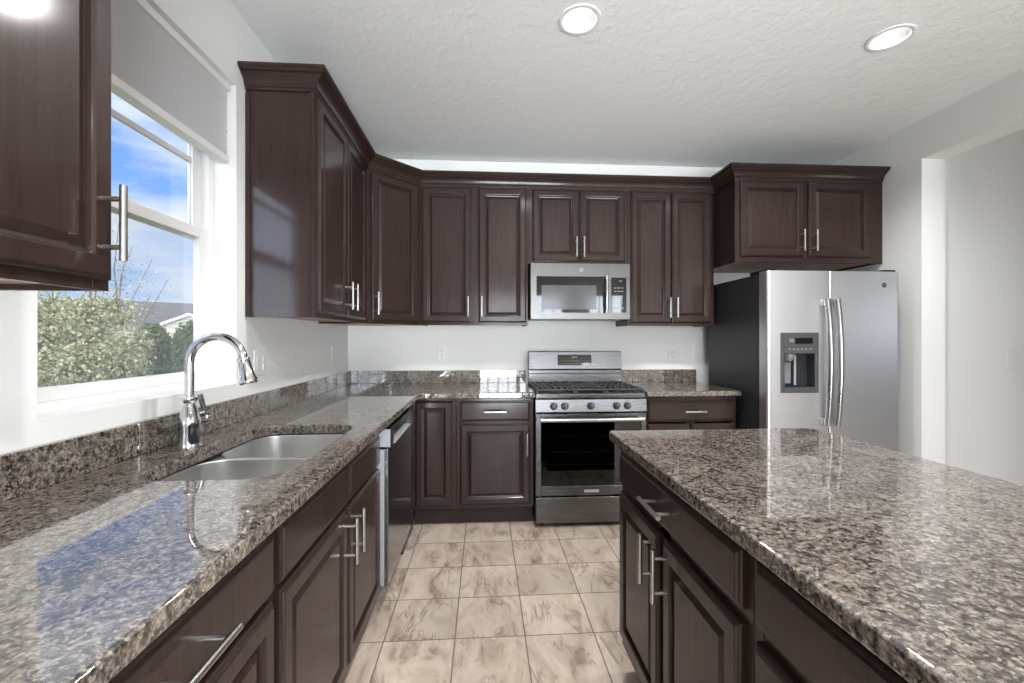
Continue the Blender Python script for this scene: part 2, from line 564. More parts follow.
# left wall with the window opening
WY0, WY1, WZ0, WZ1 = -2.41, -1.565, 1.073, 2.38
b = B()
box(b, -0.16, 0, REAR, WY0, 0, CH); box(b, -0.16, 0, WY1, 0.0, 0, CH)
box(b, -0.16, 0, WY0, WY1, 0, WZ0); box(b, -0.16, 0, WY0, WY1, WZ1, CH)
struct('wall_left', b, WALL)
# right wall with the cased opening
OY0, OY1, OZ = -2.45, -0.862, 2.458
b = B()
box(b, XR, XH, OY1, 0.0, 0, CH); box(b, XR, XH, REAR, OY0, 0, CH); box(b, XR, XH, OY0, OY1, OZ, CH)
struct('wall_right', b, WALL)
b = B(); box(b, XH, 6.3, -0.78, -0.66, 0, CH); struct('wall_hall', b, WALL)
b = B(); box(b, 6.3, 6.4, REAR, -4.4, 0, CH); box(b, 6.3, 6.4, -3.2, -0.66, 0, CH); box(b, 6.3, 6.4, -4.4, -3.2, 0, 1.05); box(b, 6.3, 6.4, -4.4, -3.2, 1.75, CH); struct('wall_hall_end', b, WALL)
# rear wall with a patio door and a window (behind the camera)
b = B()
R0, R1 = REAR - 0.16, REAR
box(b, -0.16, 0.95, R0, R1, 0, CH); box(b, 2.65, 3.10, R0, R1, 0, CH); box(b, 3.85, 6.4, R0, R1, 0, CH)
box(b, 0.95, 2.65, R0, R1, 2.16, CH); box(b, 3.10, 3.85, R0, R1, 2.16, CH); box(b, 3.10, 3.85, R0, R1, 0, 0.9)
struct('wall_rear', b, WALL)
b = B()
box(b, 0, 0.95, R1, R1 + 0.014, 0, 0.09); box(b, 2.65, XR, R1, R1 + 0.014, 0, 0.09)
struct('baseboard_rear', b, WHITE)
b = B(); box(b, XH, 6.3, -0.794, -0.78, 0, 0.09); struct('baseboard_hall', b, WHITE)


def rear_window(name, x0, x1, z0, z1, nx, nz, sash):
    bm = B(); y0, y1 = REAR - 0.12, REAR - 0.06; f = 0.05
    box(bm, x0, x0 + f, y0, y1, z0, z1); box(bm, x1 - f, x1, y0, y1, z0, z1)
    box(bm, x0 + f, x1 - f, y0, y1, z0, z0 + f); box(bm, x0 + f, x1 - f, y0, y1, z1 - f, z1)
    if sash: box(bm, (x0 + x1) / 2 - 0.04, (x0 + x1) / 2 + 0.04, y0, y1, z0 + f, z1 - f)
    o = struct(name, bm, WHITE)
    bm = B()
    for i in range(1, nx): xx = x0 + (x1 - x0) * i / nx; box(bm, xx - 0.009, xx + 0.009, y0 + 0.02, y0 + 0.036, z0 + f, z1 - f)
    for i in range(1, nz): zz = z0 + (z1 - z0) * i / nz; box(bm, x0 + f, x1 - f, y0 + 0.02, y0 + 0.036, zz - 0.009, zz + 0.009)
    obj('muntin_grid', bm, WHITE, o, False)
    bm = B(); box(bm, x0 + f, x1 - f, y0 + 0.042, y0 + 0.046, z0 + f, z1 - f); obj('pane', bm, GLASS, o, False)


rear_window('window_2', 0.95, 2.65, 0.0, 2.16, 8, 5, True)
rear_window('window_3', 3.10, 3.85, 0.9, 2.16, 3, 3, False)
HY0, HY1, HZ0, HZ1 = -4.4, -3.2, 1.05, 1.75  # unseen hall window, added to brighten the refrigerator door's reflection
b = B(); f = 0.05
box(b, 6.33, 6.38, HY0, HY0 + f, HZ0, HZ1); box(b, 6.33, 6.38, HY1 - f, HY1, HZ0, HZ1); box(b, 6.33, 6.38, HY0 + f, HY1 - f, HZ0, HZ0 + f); box(b, 6.33, 6.38, HY0 + f, HY1 - f, HZ1 - f, HZ1)
box(b, 6.34, 6.37, (HY0 + HY1) / 2 - 0.03, (HY0 + HY1) / 2 + 0.03, HZ0 + f, HZ1 - f)
o = struct('added_hall_window', b, WHITE)
b = B(); box(b, 6.354, 6.358, HY0 + f, HY1 - f, HZ0 + f, HZ1 - f); obj('pane', b, GLASS, o, False)

# kitchen window: white double-hung frame deep in the opening
FX0, FX1 = -0.155, -0.095
b = B(); f = 0.034
box(b, FX0, FX1, WY0, WY0 + f, WZ0, WZ1, bev=0.002); box(b, FX0, FX1, WY1 - f, WY1, WZ0, WZ1, bev=0.002)
box(b, FX0, FX1, WY0 + f, WY1 - f, WZ0, WZ0 + 0.03, bev=0.002); box(b, FX0, FX1, WY0 + f, WY1 - f, WZ1 - f, WZ1, bev=0.002)
win = struct('window_1', b, WHITE)


def sash(name, z0, z1, x0, x1, st, rb, rt, mun=None):
    y0, y1 = WY0 + f, WY1 - f
    bm = B()
    box(bm, x0, x1, y0, y0 + st, z0, z1, bev=0.003); box(bm, x0, x1, y1 - st, y1, z0, z1, bev=0.003)
    box(bm, x0, x1, y0 + st, y1 - st, z0, z0 + rb, bev=0.003); box(bm, x0, x1, y0 + st, y1 - st, z1 - rt, z1, bev=0.003)
    o = obj(name, bm, WHITE, win)
    xm = (x0 + x1) / 2
    bm = B(); box(bm, xm - 0.002, xm + 0.002, y0 + st, y1 - st, z0 + rb, z1 - rt); obj('pane', bm, GLASS, o, False)
    if mun:
        bm = B(); box(bm, xm - 0.007, xm + 0.007, y0 + st, y1 - st, mun - 0.01, mun + 0.01); obj('muntin', bm, WHITE, o, False)
    return o


sash('upper_sash', 1.690, WZ1 - f, -0.150, -0.126, 0.052, 0.040, 0.045, mun=2.015)
ls = sash('lower_sash', WZ0 + 0.03, 1.735, -0.124, -0.097, 0.056, 0.038, 0.042)
b = B(); box(b, -0.1495, -0.1475, WY0 + f + 0.004, WY1 - f - 0.004, WZ0 + 0.034, 1.69); obj('insect_screen', b, SCREEN, win, False)
b = B(); box(b, -0.13, -0.118, -2.02, -1.96, 1.735, 1.750, bev=0.002); obj('sash_lock', b, WHITE, win)
b = B(); box(b, -0.094, 0.001, WY0, WY1, WZ0 - 0.001, WZ0 + 0.004); struct('trim_window_sill', b, WHITE)

# pleated blind
bl = thing('window_blind', 'pale grey pleated blind half raised in the kitchen window', 'blind', (-0.05, -1.99, 2.04))
b = B(); box(b, -0.078, -0.018, WY0 + 0.006, WY1 - 0.006, 2.345, 2.378, bev=0.004); obj('headrail', b, WHITE, bl)
b = B(); n = 20; z0, z1 = 2.066, 2.345; y0, y1 = WY0 + 0.012, WY1 - 0.012
front = []
for i in range(2 * n + 1):
    front.append((-0.030 - (0.014 if i % 2 else 0.0), z0 + (z1 - z0) * i / (2 * n)))
back = [(-0.066 + (0.014 if i % 2 else 0.0), z) for i, (x, z) in enumerate(front)]
vf = [[b.verts.new((x, y, z)) for x, z in front] for y in (y0, y1)]
vb = [[b.verts.new((x, y, z)) for x, z in back] for y in (y0, y1)]
for V in (vf, vb):
    for i in range(2 * n): b.faces.new((V[0][i], V[1][i], V[1][i + 1], V[0][i + 1]))
obj('fabric', b, BLIND, bl, False)
b = B(); box(b, -0.072, -0.024, WY0 + 0.008, WY1 - 0.008, 2.035, 2.066, bev=0.004); obj('bottom_rail', b, WHITE, bl)

# ------------------------------------------------------------------ cabinets
def bar_pull(bm, M, a, c, length, vertical, out=0.040, r=0.0066, h0=0.021):
    L = length / 2; s = length * 0.32
    if vertical:
        ends = [(a, h0 + out, c - L), (a, h0 + out, c + L)]; posts = [(a, c - s), (a, c + s)]
    else:
        ends = [(a - L, h0 + out, c), (a + L, h0 + out, c)]; posts = [(a - s, c), (a + s, c)]
    tube(bm, [M @ Vector(e) for e in ends], r, 12)
    for pa, pc in posts:
        tube(bm, [M @ Vector((pa, h0 - 0.002, pc)), M @ Vector((pa, h0 + out, pc))], r * 0.78, 10)


PULL = 0.15


def fronts(root, M, doors, drawers):
    for d in doors:
        a0, a1, c0, c1 = d[:4]
        bm = B(); panel(bm, a0, a1, c0, c1, DOORP, M); o = obj('door', bm, WOOD, root, False)
        if len(d) > 4 and d[4]:
            bm = B(); bar_pull(bm, M, d[4][0], d[4][1], PULL, True); obj('handle', bm, NICKEL, o)
    for d in drawers:
        a0, a1, c0, c1 = d[:4]
        bm = B(); panel(bm, a0, a1, c0, c1, SLABP, M); o = obj(d[5] if len(d) > 5 else 'drawer', bm, WOOD, root, False)
        if d[4]:
            bm = B(); bar_pull(bm, M, (a0 + a1) / 2 if d[4] is True else d[4], (c0 + c1) / 2, PULL, False); obj('handle', bm, NICKEL, o)


G_UP = 'upper cabinets around the kitchen'
G_BASE = 'base cabinets under the counters'
G_ISL = 'island base cabinets'


def upper(label, org, u, wv, W_, D_, doors, z0=1.372, z1=2.40, group=G_UP):
    M = frame_m(org, u, wv)
    c = M @ Vector((W_ / 2, -D_ / 2, 0))
    root = thing('upper_cabinet', label, 'cabinet', (c.x, c.y, z0), group)
    bm = B(); box(bm, 0.0, 0.016, -D_, -0.019, z0, z1, M); box(bm, W_ - 0.016, W_, -D_, -0.019, z0, z1, M)
    box(bm, 0.016, W_ - 0.016, -D_, -0.019, z1 - 0.016, z1, M); box(bm, 0.016, W_ - 0.016, -D_, -D_ + 0.01, z0 + 0.014, z1 - 0.016, M)
    obj('cabinet_box', bm, WOOD, root, False)
    bm = B(); box(bm, 0.016, W_ - 0.016, -D_ + 0.01, -0.019, z0 + 0.012, z0 + 0.026, M); obj('bottom_panel', bm, MAPLE, root, False)
    bm = B(); s = 0.038
    box(bm, 0, s, -0.019, 0, z0, z1, M, 0.0015); box(bm, W_ - s, W_, -0.019, 0, z0, z1, M, 0.0015)
    box(bm, s, W_ - s, -0.019, 0, z0, z0 + s, M, 0.001); box(bm, s, W_ - s, -0.019, 0, z1 - s, z1, M, 0.001)
    if len(doors) > 1:
        md = (doors[0][1] + doors[1][0]) / 2; box(bm, md - 0.038, md + 0.038, -0.019, -0.001, z0 + s, z1 - s, M)
    obj('face_frame', bm, WOOD, root)
    fronts(root, M, doors, [])
    return root, M


def base(label, org, u, wv, W_, D_, doors, drawers, group=G_BASE, toe=0.075, kick_h=0.105, ends=()):
    z1 = 0.875
    M = frame_m(org, u, wv)
    c = M @ Vector((W_ / 2, -D_ / 2, 0))
    root = thing('base_cabinet', label, 'cabinet', (c.x, c.y, 0), group)
    bm = B(); box(bm, 0.0, 0.016, -D_, -0.019, kick_h, z1, M); box(bm, W_ - 0.016, W_, -D_, -0.019, kick_h, z1, M)
    box(bm, 0.016, W_ - 0.016, -D_, -0.019, kick_h, kick_h + 0.016, M); box(bm, 0.016, W_ - 0.016, -D_, -D_ + 0.01, kick_h + 0.016, z1, M)
    obj('cabinet_box', bm, WOOD, root, False)
    bm = B(); s = 0.03
    box(bm, 0, s, -0.019, 0, kick_h, z1, M, 0.0015); box(bm, W_ - s, W_, -0.019, 0, kick_h, z1, M, 0.0015)
    box(bm, s, W_ - s, -0.019, 0, kick_h, kick_h + 0.055, M, 0.001); box(bm, s, W_ - s, -0.019, 0, z1 - 0.04, z1, M, 0.001)
    box(bm, s, W_ - s, -0.019, -0.001, 0.69, 0.73, M, 0.001)
    if len(doors) > 1:
        md = (doors[0][1] + doors[1][0]) / 2; box(bm, md - 0.03, md + 0.03, -0.019, -0.001, kick_h + 0.055, 0.835, M)
    obj('face_frame', bm, WOOD, root)
    bm = B(); box(bm, 0, W_, -D_, -toe, 0, kick_h, M); obj('toe_kick', bm, DARKWOOD, root, False)
    fronts(root, M, doors, drawers)
    return root, M


UZ0, UZ1 = 1.393, 2.386
HZ = 1.508
# near-left, over the counter in front of the window
r, M = upper('dark wood wall cabinet cut by the left edge of the photo, beside the window', (0.305, -3.19, 0), (0, 1, 0), (1, 0, 0), 0.608, 0.303,
             [(0.012, 0.598, 1.393, 2.386, (0.566, 1.503))])
b = B(); CROWN = [(0.0, 2.388), (0.009, 2.388), (0.010, 2.400), (0.016, 2.403), (0.017, 2.411), (0.022, 2.424), (0.032, 2.436), (0.044, 2.443), (0.047, 2.445), (0.047, 2.451), (0.055, 2.453), (0.061, 2.458), (0.065, 2.464), (0.069, 2.465), (0.069, 2.478), (0.0, 2.478)]
sweep(b, [(0.0, -3.19), (0.305, -3.19), (0.305, -2.582), (0.0, -2.582)][::1], [(o, z + 0.012) for o, z in CROWN]); obj('crown', b, WOOD, r, False)
# left run, beyond the window
r, M = upper('two-door wall cabinet right of the window, its blank side panel facing the room', (0.305, -1.494, 0), (0, 1, 0), (1, 0, 0), 0.882, 0.303,
             [(0.012, 0.424, UZ0, UZ1, (0.380, HZ)), (0.431, 0.812, UZ0, UZ1, (0.470, HZ))])
b = B(); box(b, 0.002, 0.022, -1.500, -1.494, 1.372, 2.39, bev=0.001); obj('scribe_strip', b, WOOD, r)
# diagonal corner
root = thing('upper_cabinet', 'single-door wall cabinet set diagonally across the corner', 'cabinet', (0.25, -0.25, 1.372), G_UP)
b = B(); prism(b, [(0.003, -0.003), (0.003, -0.610), (0.300, -0.610), (0.610, -0.300), (0.610, -0.003)], 1.386, 2.40); obj('cabinet_box', b, WOOD, root, False)
b = B(); prism(b, [(0.02, -0.02), (0.02, -0.60), (0.295, -0.60), (0.60, -0.295), (0.60, -0.02)], 1.376, 1.386); obj('bottom_panel', b, MAPLE, root, False)
q = math.sqrt(0.5); Md = frame_m((0.305, -0.610, 0), (1, 1, 0), (q, -q, 0)); DW_ = 0.305 / q
b = B(); box(b, 0.0, DW_, -0.019, 0, 1.372, 1.41, Md); box(b, 0, DW_, -0.019, 0, 2.362, 2.40, Md); box(b, 0, 0.038, -0.019, 0, 1.41, 2.362, Md); box(b, DW_ - 0.038, DW_, -0.019, 0, 1.41, 2.362, Md)
obj('face_frame', b, WOOD, root)
fronts(root, Md, [(0.028, DW_ - 0.028, UZ0, UZ1, (0.052, HZ))], [])
# back run
upper('two-door wall cabinet between the corner cabinet and the microwave', (0.612, -0.305, 0), (1, 0, 0), (0, -1, 0), 0.796, 0.302,
      [(0.012, 0.374, UZ0, UZ1, (0.352, HZ)), (0.427, 0.783, UZ0, UZ1, (0.452, HZ))])
upper('short two-door wall cabinet directly above the microwave', (1.410, -0.305, 0), (1, 0, 0), (0, -1, 0), 0.758, 0.302,
      [(0.032, 0.381, 1.852, UZ1, (0.357, 1.955)), (0.389, 0.735, 1.852, UZ1, (0.413, 1.955))], z0=1.832)
upper('tall two-door wall cabinet between the microwave and the refrigerator', (2.170, -0.305, 0), (1, 0, 0), (0, -1, 0), 0.676, 0.302,
      [(0.022, 0.333, UZ0, UZ1, (0.309, HZ)), (0.341, 0.656, UZ0, UZ1, (0.365, HZ))])
r, M = upper('deep two-door wall cabinet above the refrigerator', (2.850, -0.580, 0), (1, 0, 0), (0, -1, 0), 1.085, 0.577,
             [(0.035, 0.498, 1.853, UZ1, (0.472, 1.965)), (0.535, 1.000, 1.853, UZ1, (0.565, 1.965))], z0=1.815)
b = B(); box(b, 0.985, 1.103, -0.016, 0.003, 1.815, 2.40, M, 0.001); obj('filler_strip', b, WOOD, r)
# continuous crown
b = B()
sweep(b, [(0.003, -1.494), (0.305, -1.494), (0.305, -0.610), (0.610, -0.305), (2.850, -0.305), (2.850, -0.580), (3.951, -0.580)], [(o, z + 0.012) for o, z in CROWN])
o = obj('crown_moulding', b, WOOD, None, False); setmeta(o, 'dark stepped crown moulding running along the tops of the wall cabinets', 'moulding')

# ---- base units
BZ0, BZ1, DZ0, DZ1 = 0.158, 0.698, 0.716, 0.850
HB = 0.612
XF = 0.604
base('drawer-over-door base cabinet nearest the camera, left of the sink', (XF, -3.14, 0), (0, 1, 0), (1, 0, 0), 0.608, 0.60,
     [(0.016, 0.592, BZ0, BZ1, None)], [(0.016, 0.592, DZ0, DZ1, 0.300)])
base('two-door base cabinet under the sink with two false drawer fronts', (XF, -2.530, 0), (0, 1, 0), (1, 0, 0), 0.965, 0.60,
     [(0.016, 0.484, BZ0, BZ1, (0.447, HB)), (0.500, 0.945, BZ0, BZ1, (0.528, HB))],
     [(0.016, 0.490, DZ0, DZ1, None, 'false_drawer_front'), (0.508, 0.945, DZ0, DZ1, None, 'false_drawer_front')])
# corner unit and the unit left of the range share the back run
r, M = base('narrow blind corner base cabinet with one tall panel beside the dishwasher', (0.604, -0.585, 0), (1, 0, 0), (0, -1, 0), 0.290, 0.58,
            [(0.017, 0.263, 0.150, 0.852, None)], [], kick_h=0.125, toe=0.065)
b = B(); box(b, 0.585, 0.604, -0.945, -0.586, 0.0, 0.875); obj('corner_filler', b, WOOD, r, False)
base('drawer-over-door base cabinet to the left of the range', (0.895, -0.585, 0), (1, 0, 0), (0, -1, 0), 0.523, 0.58,
     [(0.024, 0.498, 0.150, 0.692, (0.474, 0.560))], [(0.024, 0.498, DZ0, DZ1, 0.260)], kick_h=0.125, toe=0.065)
base('base cabinet between the range and the refrigerator', (2.190, -0.585, 0), (1, 0, 0), (0, -1, 0), 0.664, 0.58,
     [(0.020, 0.325, 0.150, 0.680, (0.300, 0.56)), (0.333, 0.648, 0.150, 0.680, (0.358, 0.56))], [(0.020, 0.648, 0.700, 0.838, 0.345)], kick_h=0.125, toe=0.065)
# island
XI = 1.610
r, M = base('far island base cabinet with a wide drawer over two doors', (XI, -1.912, 0), (0, -1, 0), (-1, 0, 0), 0.800, 0.60,
            [(0.010, 0.372, BZ0, BZ1, (0.343, HB)), (0.408, 0.778, BZ0, BZ1, (0.442, HB))], [(0.010, 0.782, 0.730, DZ1, 0.408)], group=G_ISL)
b = B(); box(b, XI + 0.001, 2.345, -1.912, -1.900, 0.105, 0.875); box(b, XI + 0.08, 2.345, -1.912, -1.900, 0.0, 0.105); obj('end_panel', b, WOOD, r, False)
r, M = base('near island base cabinet with a wide drawer, cut by the bottom edge', (XI, -2.714, 0), (0, -1, 0), (-1, 0, 0), 0.800, 0.60,
            [(0.025, 0.392, BZ0, BZ1, (0.360, HB)), (0.412, 0.778, BZ0, BZ1, (0.442, HB))], [(0.025, 0.778, 0.730, DZ1, 0.40)], group=G_ISL)
b = B(); box(b, 2.22, 2.345, -3.514, -1.913, 0.0, 0.875); o = obj('island_back_panel', b, WOOD, None, False); setmeta(o, 'plain dark wood panel closing the far long side of the island', 'panel')

# ------------------------------------------------------------------ countertops
CT0, CT1 = 0.876, 0.914
def arc_pts(cx, cy, r, a0, a1, n=6):
    return [(cx + r * math.cos(a0 + (a1 - a0) * k / n), cy + r * math.sin(a0 + (a1 - a0) * k / n)) for k in range(n + 1)]
root = thing('countertop', 'l-shaped brown granite countertop with the sink cut into it', 'countertop', (0.33, -1.6, CT0), 'granite countertops')
outer = [(0.003, -3.19), (0.651, -3.19)] + arc_pts(0.651 + 0.06, -0.655 - 0.06, 0.06, PI, PI / 2) + [(1.420, -0.655), (1.420, -0.003), (0.003, -0.003)]
hole = rrect(0.165, 0.553, -2.380, -1.668, 0.105, 8)
b = B(); slab(b, outer, hole, CT0, CT1); obj('worktop', b, GRAN, root)
b = B(); box(b, 0.003, 0.023, -3.19, -0.003, CT1, 1.016, bev=0.0025); box(b, 0.0235, 1.420, -0.023, -0.003, CT1, 1.016, bev=0.0025); obj('backsplash', b, GRAN, root)
root = thing('countertop', 'short granite countertop between the range and the refrigerator', 'countertop', (2.52, -0.33, CT0), 'granite countertops')
b = B(); slab(b, [(2.190, -0.655), (2.850, -0.655), (2.850, -0.003), (2.190, -0.003)], None, CT0, CT1); obj('worktop', b, GRAN, root)
b = B(); box(b, 2.190, 2.850, -0.023, -0.003, CT1, 1.016, bev=0.0025); obj('backsplash', b, GRAN, root)
b = B()
outer = [(1.567, -3.60), (2.405, -3.60), (2.405, -1.912), (2.393, -1.884), (2.368, -1.866), (1.577, -1.862), (1.567, -1.872)]
slab(b, outer, None, CT0, CT1)
o = obj('island_countertop', b, GRAN, None); setmeta(o, 'large rectangular granite slab topping the island at right', 'countertop', 'granite countertops')

# ------------------------------------------------------------------ sink and faucet
root = thing('kitchen_sink', 'double-bowl stainless undermount sink below the window', 'sink', (0.36, -2.02, 0.68))
DIV = -2.012
def bowl(y0, y1, r_end, rim_ext):
    bm = B(); x0, x1 = 0.158, 0.560; R = 0.085
    rings = []
    for ins, z in [(0, 0.8745), (0.001, 0.868), (0.004, 0.80), (0.010, 0.72), (0.016, 0.705), (0.028, 0.694), (0.045, 0.689)]:
        rings.append([(x, y, z) for x, y in rrect(x0 + ins, x1 - ins, y0 + ins, y1 - ins, max(0.03, R - ins * 0.3), 8)])
    loops(bm, rings, False, True)
    return bm
DT = 0.8685
def bowl_part(y0, y1, side):
    bm = B(); x0, x1 = 0.156, 0.562; R = 0.09
    rings = []
    for ins, z in [(0, DT), (0.0015, DT - 0.004), (0.004, 0.80), (0.010, 0.725), (0.016, 0.708), (0.028, 0.696), (0.05, 0.690)]:
        rings.append([(x, y, z) for x, y in rrect(x0 + ins, x1 - ins, y0 + ins, y1 - ins, R - ins * 0.4, 8)])
    # flat rim out to a rectangle
    cx, cy, hx, hy = (x0 + x1) / 2, (y0 + y1) / 2, (x1 - x0) / 2, (y1 - y0) / 2
    ext = 0.010
    outer = []
    for x, y, z in rings[0]:
        dx, dy = x - cx, y - cy
        k = max(abs(dx) / (hx + 0.012), abs(dy) / (hy + ext)); outer.append((cx + dx / k, cy + dy / k, DT + 0.0005))
    loops(bm, [outer] + rings, False, True)
    return bm
for y0, y1 in ((-2.388, DIV - 0.010), (DIV + 0.010, -1.660)):
    bo = obj('bowl', bowl_part(y0, y1, 0), SINKM, root)
    b = B(); lathe(b, [(0.0, 0.688), (0.044, 0.688), (0.044, 0.6925), (0.036, 0.6925), (0.030, 0.690), (0.0, 0.690)], Matrix.Translation((0.36, (y0 + y1) / 2, 0.0015)), 24); obj('drain', b, CHROME, bo)

fx, fy = 0.094, -2.012
root = thing('faucet', 'chrome pull-down faucet arching over the sink', 'faucet', (fx, fy, CT1))
b = B()
lathe(b, [(0.0, 0.0), (0.034, 0.0), (0.034, 0.006), (0.031, 0.010), (0.030, 0.055), (0.0325, 0.075), (0.031, 0.090), (0.024, 0.118), (0.0175, 0.136), (0.0160, 0.144), (0.021, 0.150), (0.0235, 0.157), (0.022, 0.165), (0.0145, 0.169), (0.0, 0.169)], Matrix.Translation((fx, fy, CT1)), 28)
obj('body', b, CHROME, root)
b = B(); R_ = 0.088; zc = 1.193; pts = [(fx, fy, CT1 + 0.165), (fx, fy, 1.13)]
for k in range(0, 19):
    a = PI - (PI + 0.0) * k / 18 * 0.96
    pts.append((fx + R_ + R_ * math.cos(a), fy, zc + R_ * math.sin(a)))
tube(b, pts, 0.0135, 16); obj('spout', b, CHROME, root)
e = Vector(pts[-1]); d = (Vector(pts[-1]) - Vector(pts[-2])).normalized()
Ms = axis_m(e - d * 0.004, d)
b = B(); lathe(b, [(0.0, 0), (0.0190, 0), (0.0205, 0.004), (0.0190, 0.010), (0.0180, 0.012), (0.0200, 0.03), (0.0235, 0.060), (0.0285, 0.076), (0.0290, 0.084), (0.025, 0.089), (0.0, 0.089)], Ms, 24); obj('spray_head', b, CHROME, root)
b = B(); lathe(b, [(0.0, 0), (0.016, 0), (0.017, 0.004), (0.017, 0.034), (0.020, 0.036), (0.020, 0.050), (0.015, 0.056), (0.0, 0.057)], axis_m((fx, fy + 0.022, CT1 + 0.086), (0.15, 1, -0.02)), 20)
hb = obj('handle', b, CHROME, root)
b = B(); tube(b, [(fx + 0.007, fy + 0.070, CT1 + 0.088), (fx + 0.005, fy + 0.066, CT1 + 0.118), (fx - 0.002, fy + 0.055, CT1 + 0.165)], [0.009, 0.0075, 0.0105], 12); obj('lever', b, CHROME, hb)

# ------------------------------------------------------------------ dishwasher
dw = thing('dishwasher', 'stainless dishwasher built in between the sink cabinet and the corner', 'dishwasher', (0.35, -1.253, 0))
y0, y1 = -1.558, -0.950
b = B(); box(b, 0.04, 0.600, y0 + 0.004, y1 - 0.004, 0.10, 0.868); obj('tub', b, DGREY, dw, False)
b = B(); box(b, 0.602, 0.652, y0, y1, 0.160, 0.780, bev=0.004, seg=2)
obj('door', b, STEELD, dw)
b = B(); box(b, 0.602, 0.634, y0 - 0.0015, y0 + 0.0005, 0.164, 0.776); obj('door_edge', b, LGREY, dw, False)
# control fascia with a scooped handle pocket
b = B(); yy0, yy1 = y0, y1; pz0, pz1 = 0.790, 0.838; py0, py1 = y0 + 0.07, y1 - 0.10
box(b, 0.602, 0.662, yy0, py0, 0.786, 0.868); box(b, 0.602, 0.662, py1, yy1, 0.786, 0.868)
box(b, 0.602, 0.662, py0, py1, pz1, 0.868); box(b, 0.602, 0.626, py0, py1, 0.786, pz1)
obj('control_fascia', b, STEELD, dw)
b = B(); box(b, 0.628, 0.668, py0, py1, 0.786, 0.796, bev=0.003); obj('handle', b, LGREY, dw)
b = B(); box(b, 0.604, 0.6605, y0 - 0.0015, y0 + 0.0005, 0.788, 0.866); obj('fascia_edge', b, LGREY, dw, False)
b = B(); box(b, 0.520, 0.545, y0 + 0.004, y1 - 0.004, 0.0, 0.155); obj('kick_plate', b, BLACK, dw, False)
b = B(); box(b, 0.6515, 0.653, -1.10, -1.02, 0.190, 0.204); obj('badge', b, LGREY, dw, False)

# ------------------------------------------------------------------ range
RX0, RX1 = 1.4255, 2.1825; RM = (RX0 + RX1) / 2; RF = -0.655
rg = thing('range', 'stainless freestanding gas range below the microwave', 'range', (RM, -0.34, 0))
b = B()   # body around an open oven cavity
box(b, RX0, RX0 + 0.03, -0.615, -0.03, 0.03, 0.895); box(b, RX1 - 0.03, RX1, -0.615, -0.03, 0.03, 0.895)
box(b, RX0 + 0.03, RX1 - 0.03, -0.615, -0.03, 0.03, 0.235); box(b, RX0 + 0.03, RX1 - 0.03, -0.615, -0.03, 0.745, 0.895); box(b, RX0 + 0.03, RX1 - 0.03, -0.10, -0.03, 0.235, 0.745)
obj('body', b, BLACK, rg, False)
for zz in (0.40, 0.49, 0.60):
    b = B()
    tube(b, [(RX0 + 0.04, -0.57, zz), (RX1 - 0.04, -0.57, zz)], 0.0035, 8); tube(b, [(RX0 + 0.04, -0.14, zz), (RX1 - 0.04, -0.14, zz)], 0.003, 8)
    for k in range(15): xx = RX0 + 0.06 + k * (RX1 - RX0 - 0.12) / 14; tube(b, [(xx, -0.57, zz), (xx, -0.14, zz)], 0.002, 6)
    obj('oven_rack', b, NICKEL, rg)
b = B(); dz0, dz1 = 0.218, 0.768; gx = 0.036; gz0, gz1 = 0.282, 0.708
box(b, RX0 + 0.002, RX0 + gx, RF, -0.617, dz0, dz1, bev=0.003); box(b, RX1 - gx, RX1 - 0.002, RF, -0.617, dz0, dz1, bev=0.003)
box(b, RX0 + gx, RX1 - gx, RF, -0.617, dz0, gz0, bev=0.003); box(b, RX0 + gx, RX1 - gx, RF, -0.617, gz1, dz1, bev=0.003)
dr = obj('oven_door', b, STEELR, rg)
b = B(); box(b, RX0 + gx, RX1 - gx, RF + 0.004, RF + 0.008, gz0, gz1); obj('window', b, OVENGLASS, dr, False)
b = B(); bx = 0.055
box(b, RX0 + gx, RX0 + gx + bx, RF + 0.010, -0.62, gz0, gz1); box(b, RX1 - gx - bx, RX1 - gx, RF + 0.010, -0.62, gz0, gz1)
box(b, RX0 + gx + bx, RX1 - gx - bx, RF + 0.010, -0.62, gz0, gz0 + 0.06); box(b, RX0 + gx + bx, RX1 - gx - bx, RF + 0.010, -0.62, gz1 - 0.03, gz1)
obj('window_border', b, BGLASS, dr, False)
b = B(); hp = []
for k in range(13):
    t = k / 12; hp.append((RX0 + 0.03 + t * (RX1 - RX0 - 0.06), RF - 0.040 - 0.010 * math.sin(PI * t), 0.733))
tube(b, hp, 0.0135, 14)
for xx in (RX0 + 0.045, RX1 - 0.045): box(b, xx - 0.013, xx + 0.013, RF - 0.042, RF + 0.001, 0.722, 0.744, bev=0.003)
obj('handle', b, STEEL, dr)
b = B(); box(b, RM - 0.05, RM + 0.05, RF - 0.0025, RF + 0.001, 0.238, 0.256, bev=0.001); obj('badge', b, LGREY, dr)
b = B(); box(b, RX0 + 0.002, RX1 - 0.002, RF + 0.004, -0.617, 0.032, 0.205, bev=0.004, seg=2); obj('storage_drawer', b, STEELR, rg)
b = B(); vs = [(-0.617, 0.776), (RF + 0.004, 0.776), (RF - 0.006, 0.782), (RF + 0.006, 0.862), (-0.617, 0.866)]
loops(b, [[(RX0, y, z) for y, z in vs], [(RX1, y, z) for y, z in vs]]); cp = obj('control_panel', b, STEELR, rg)
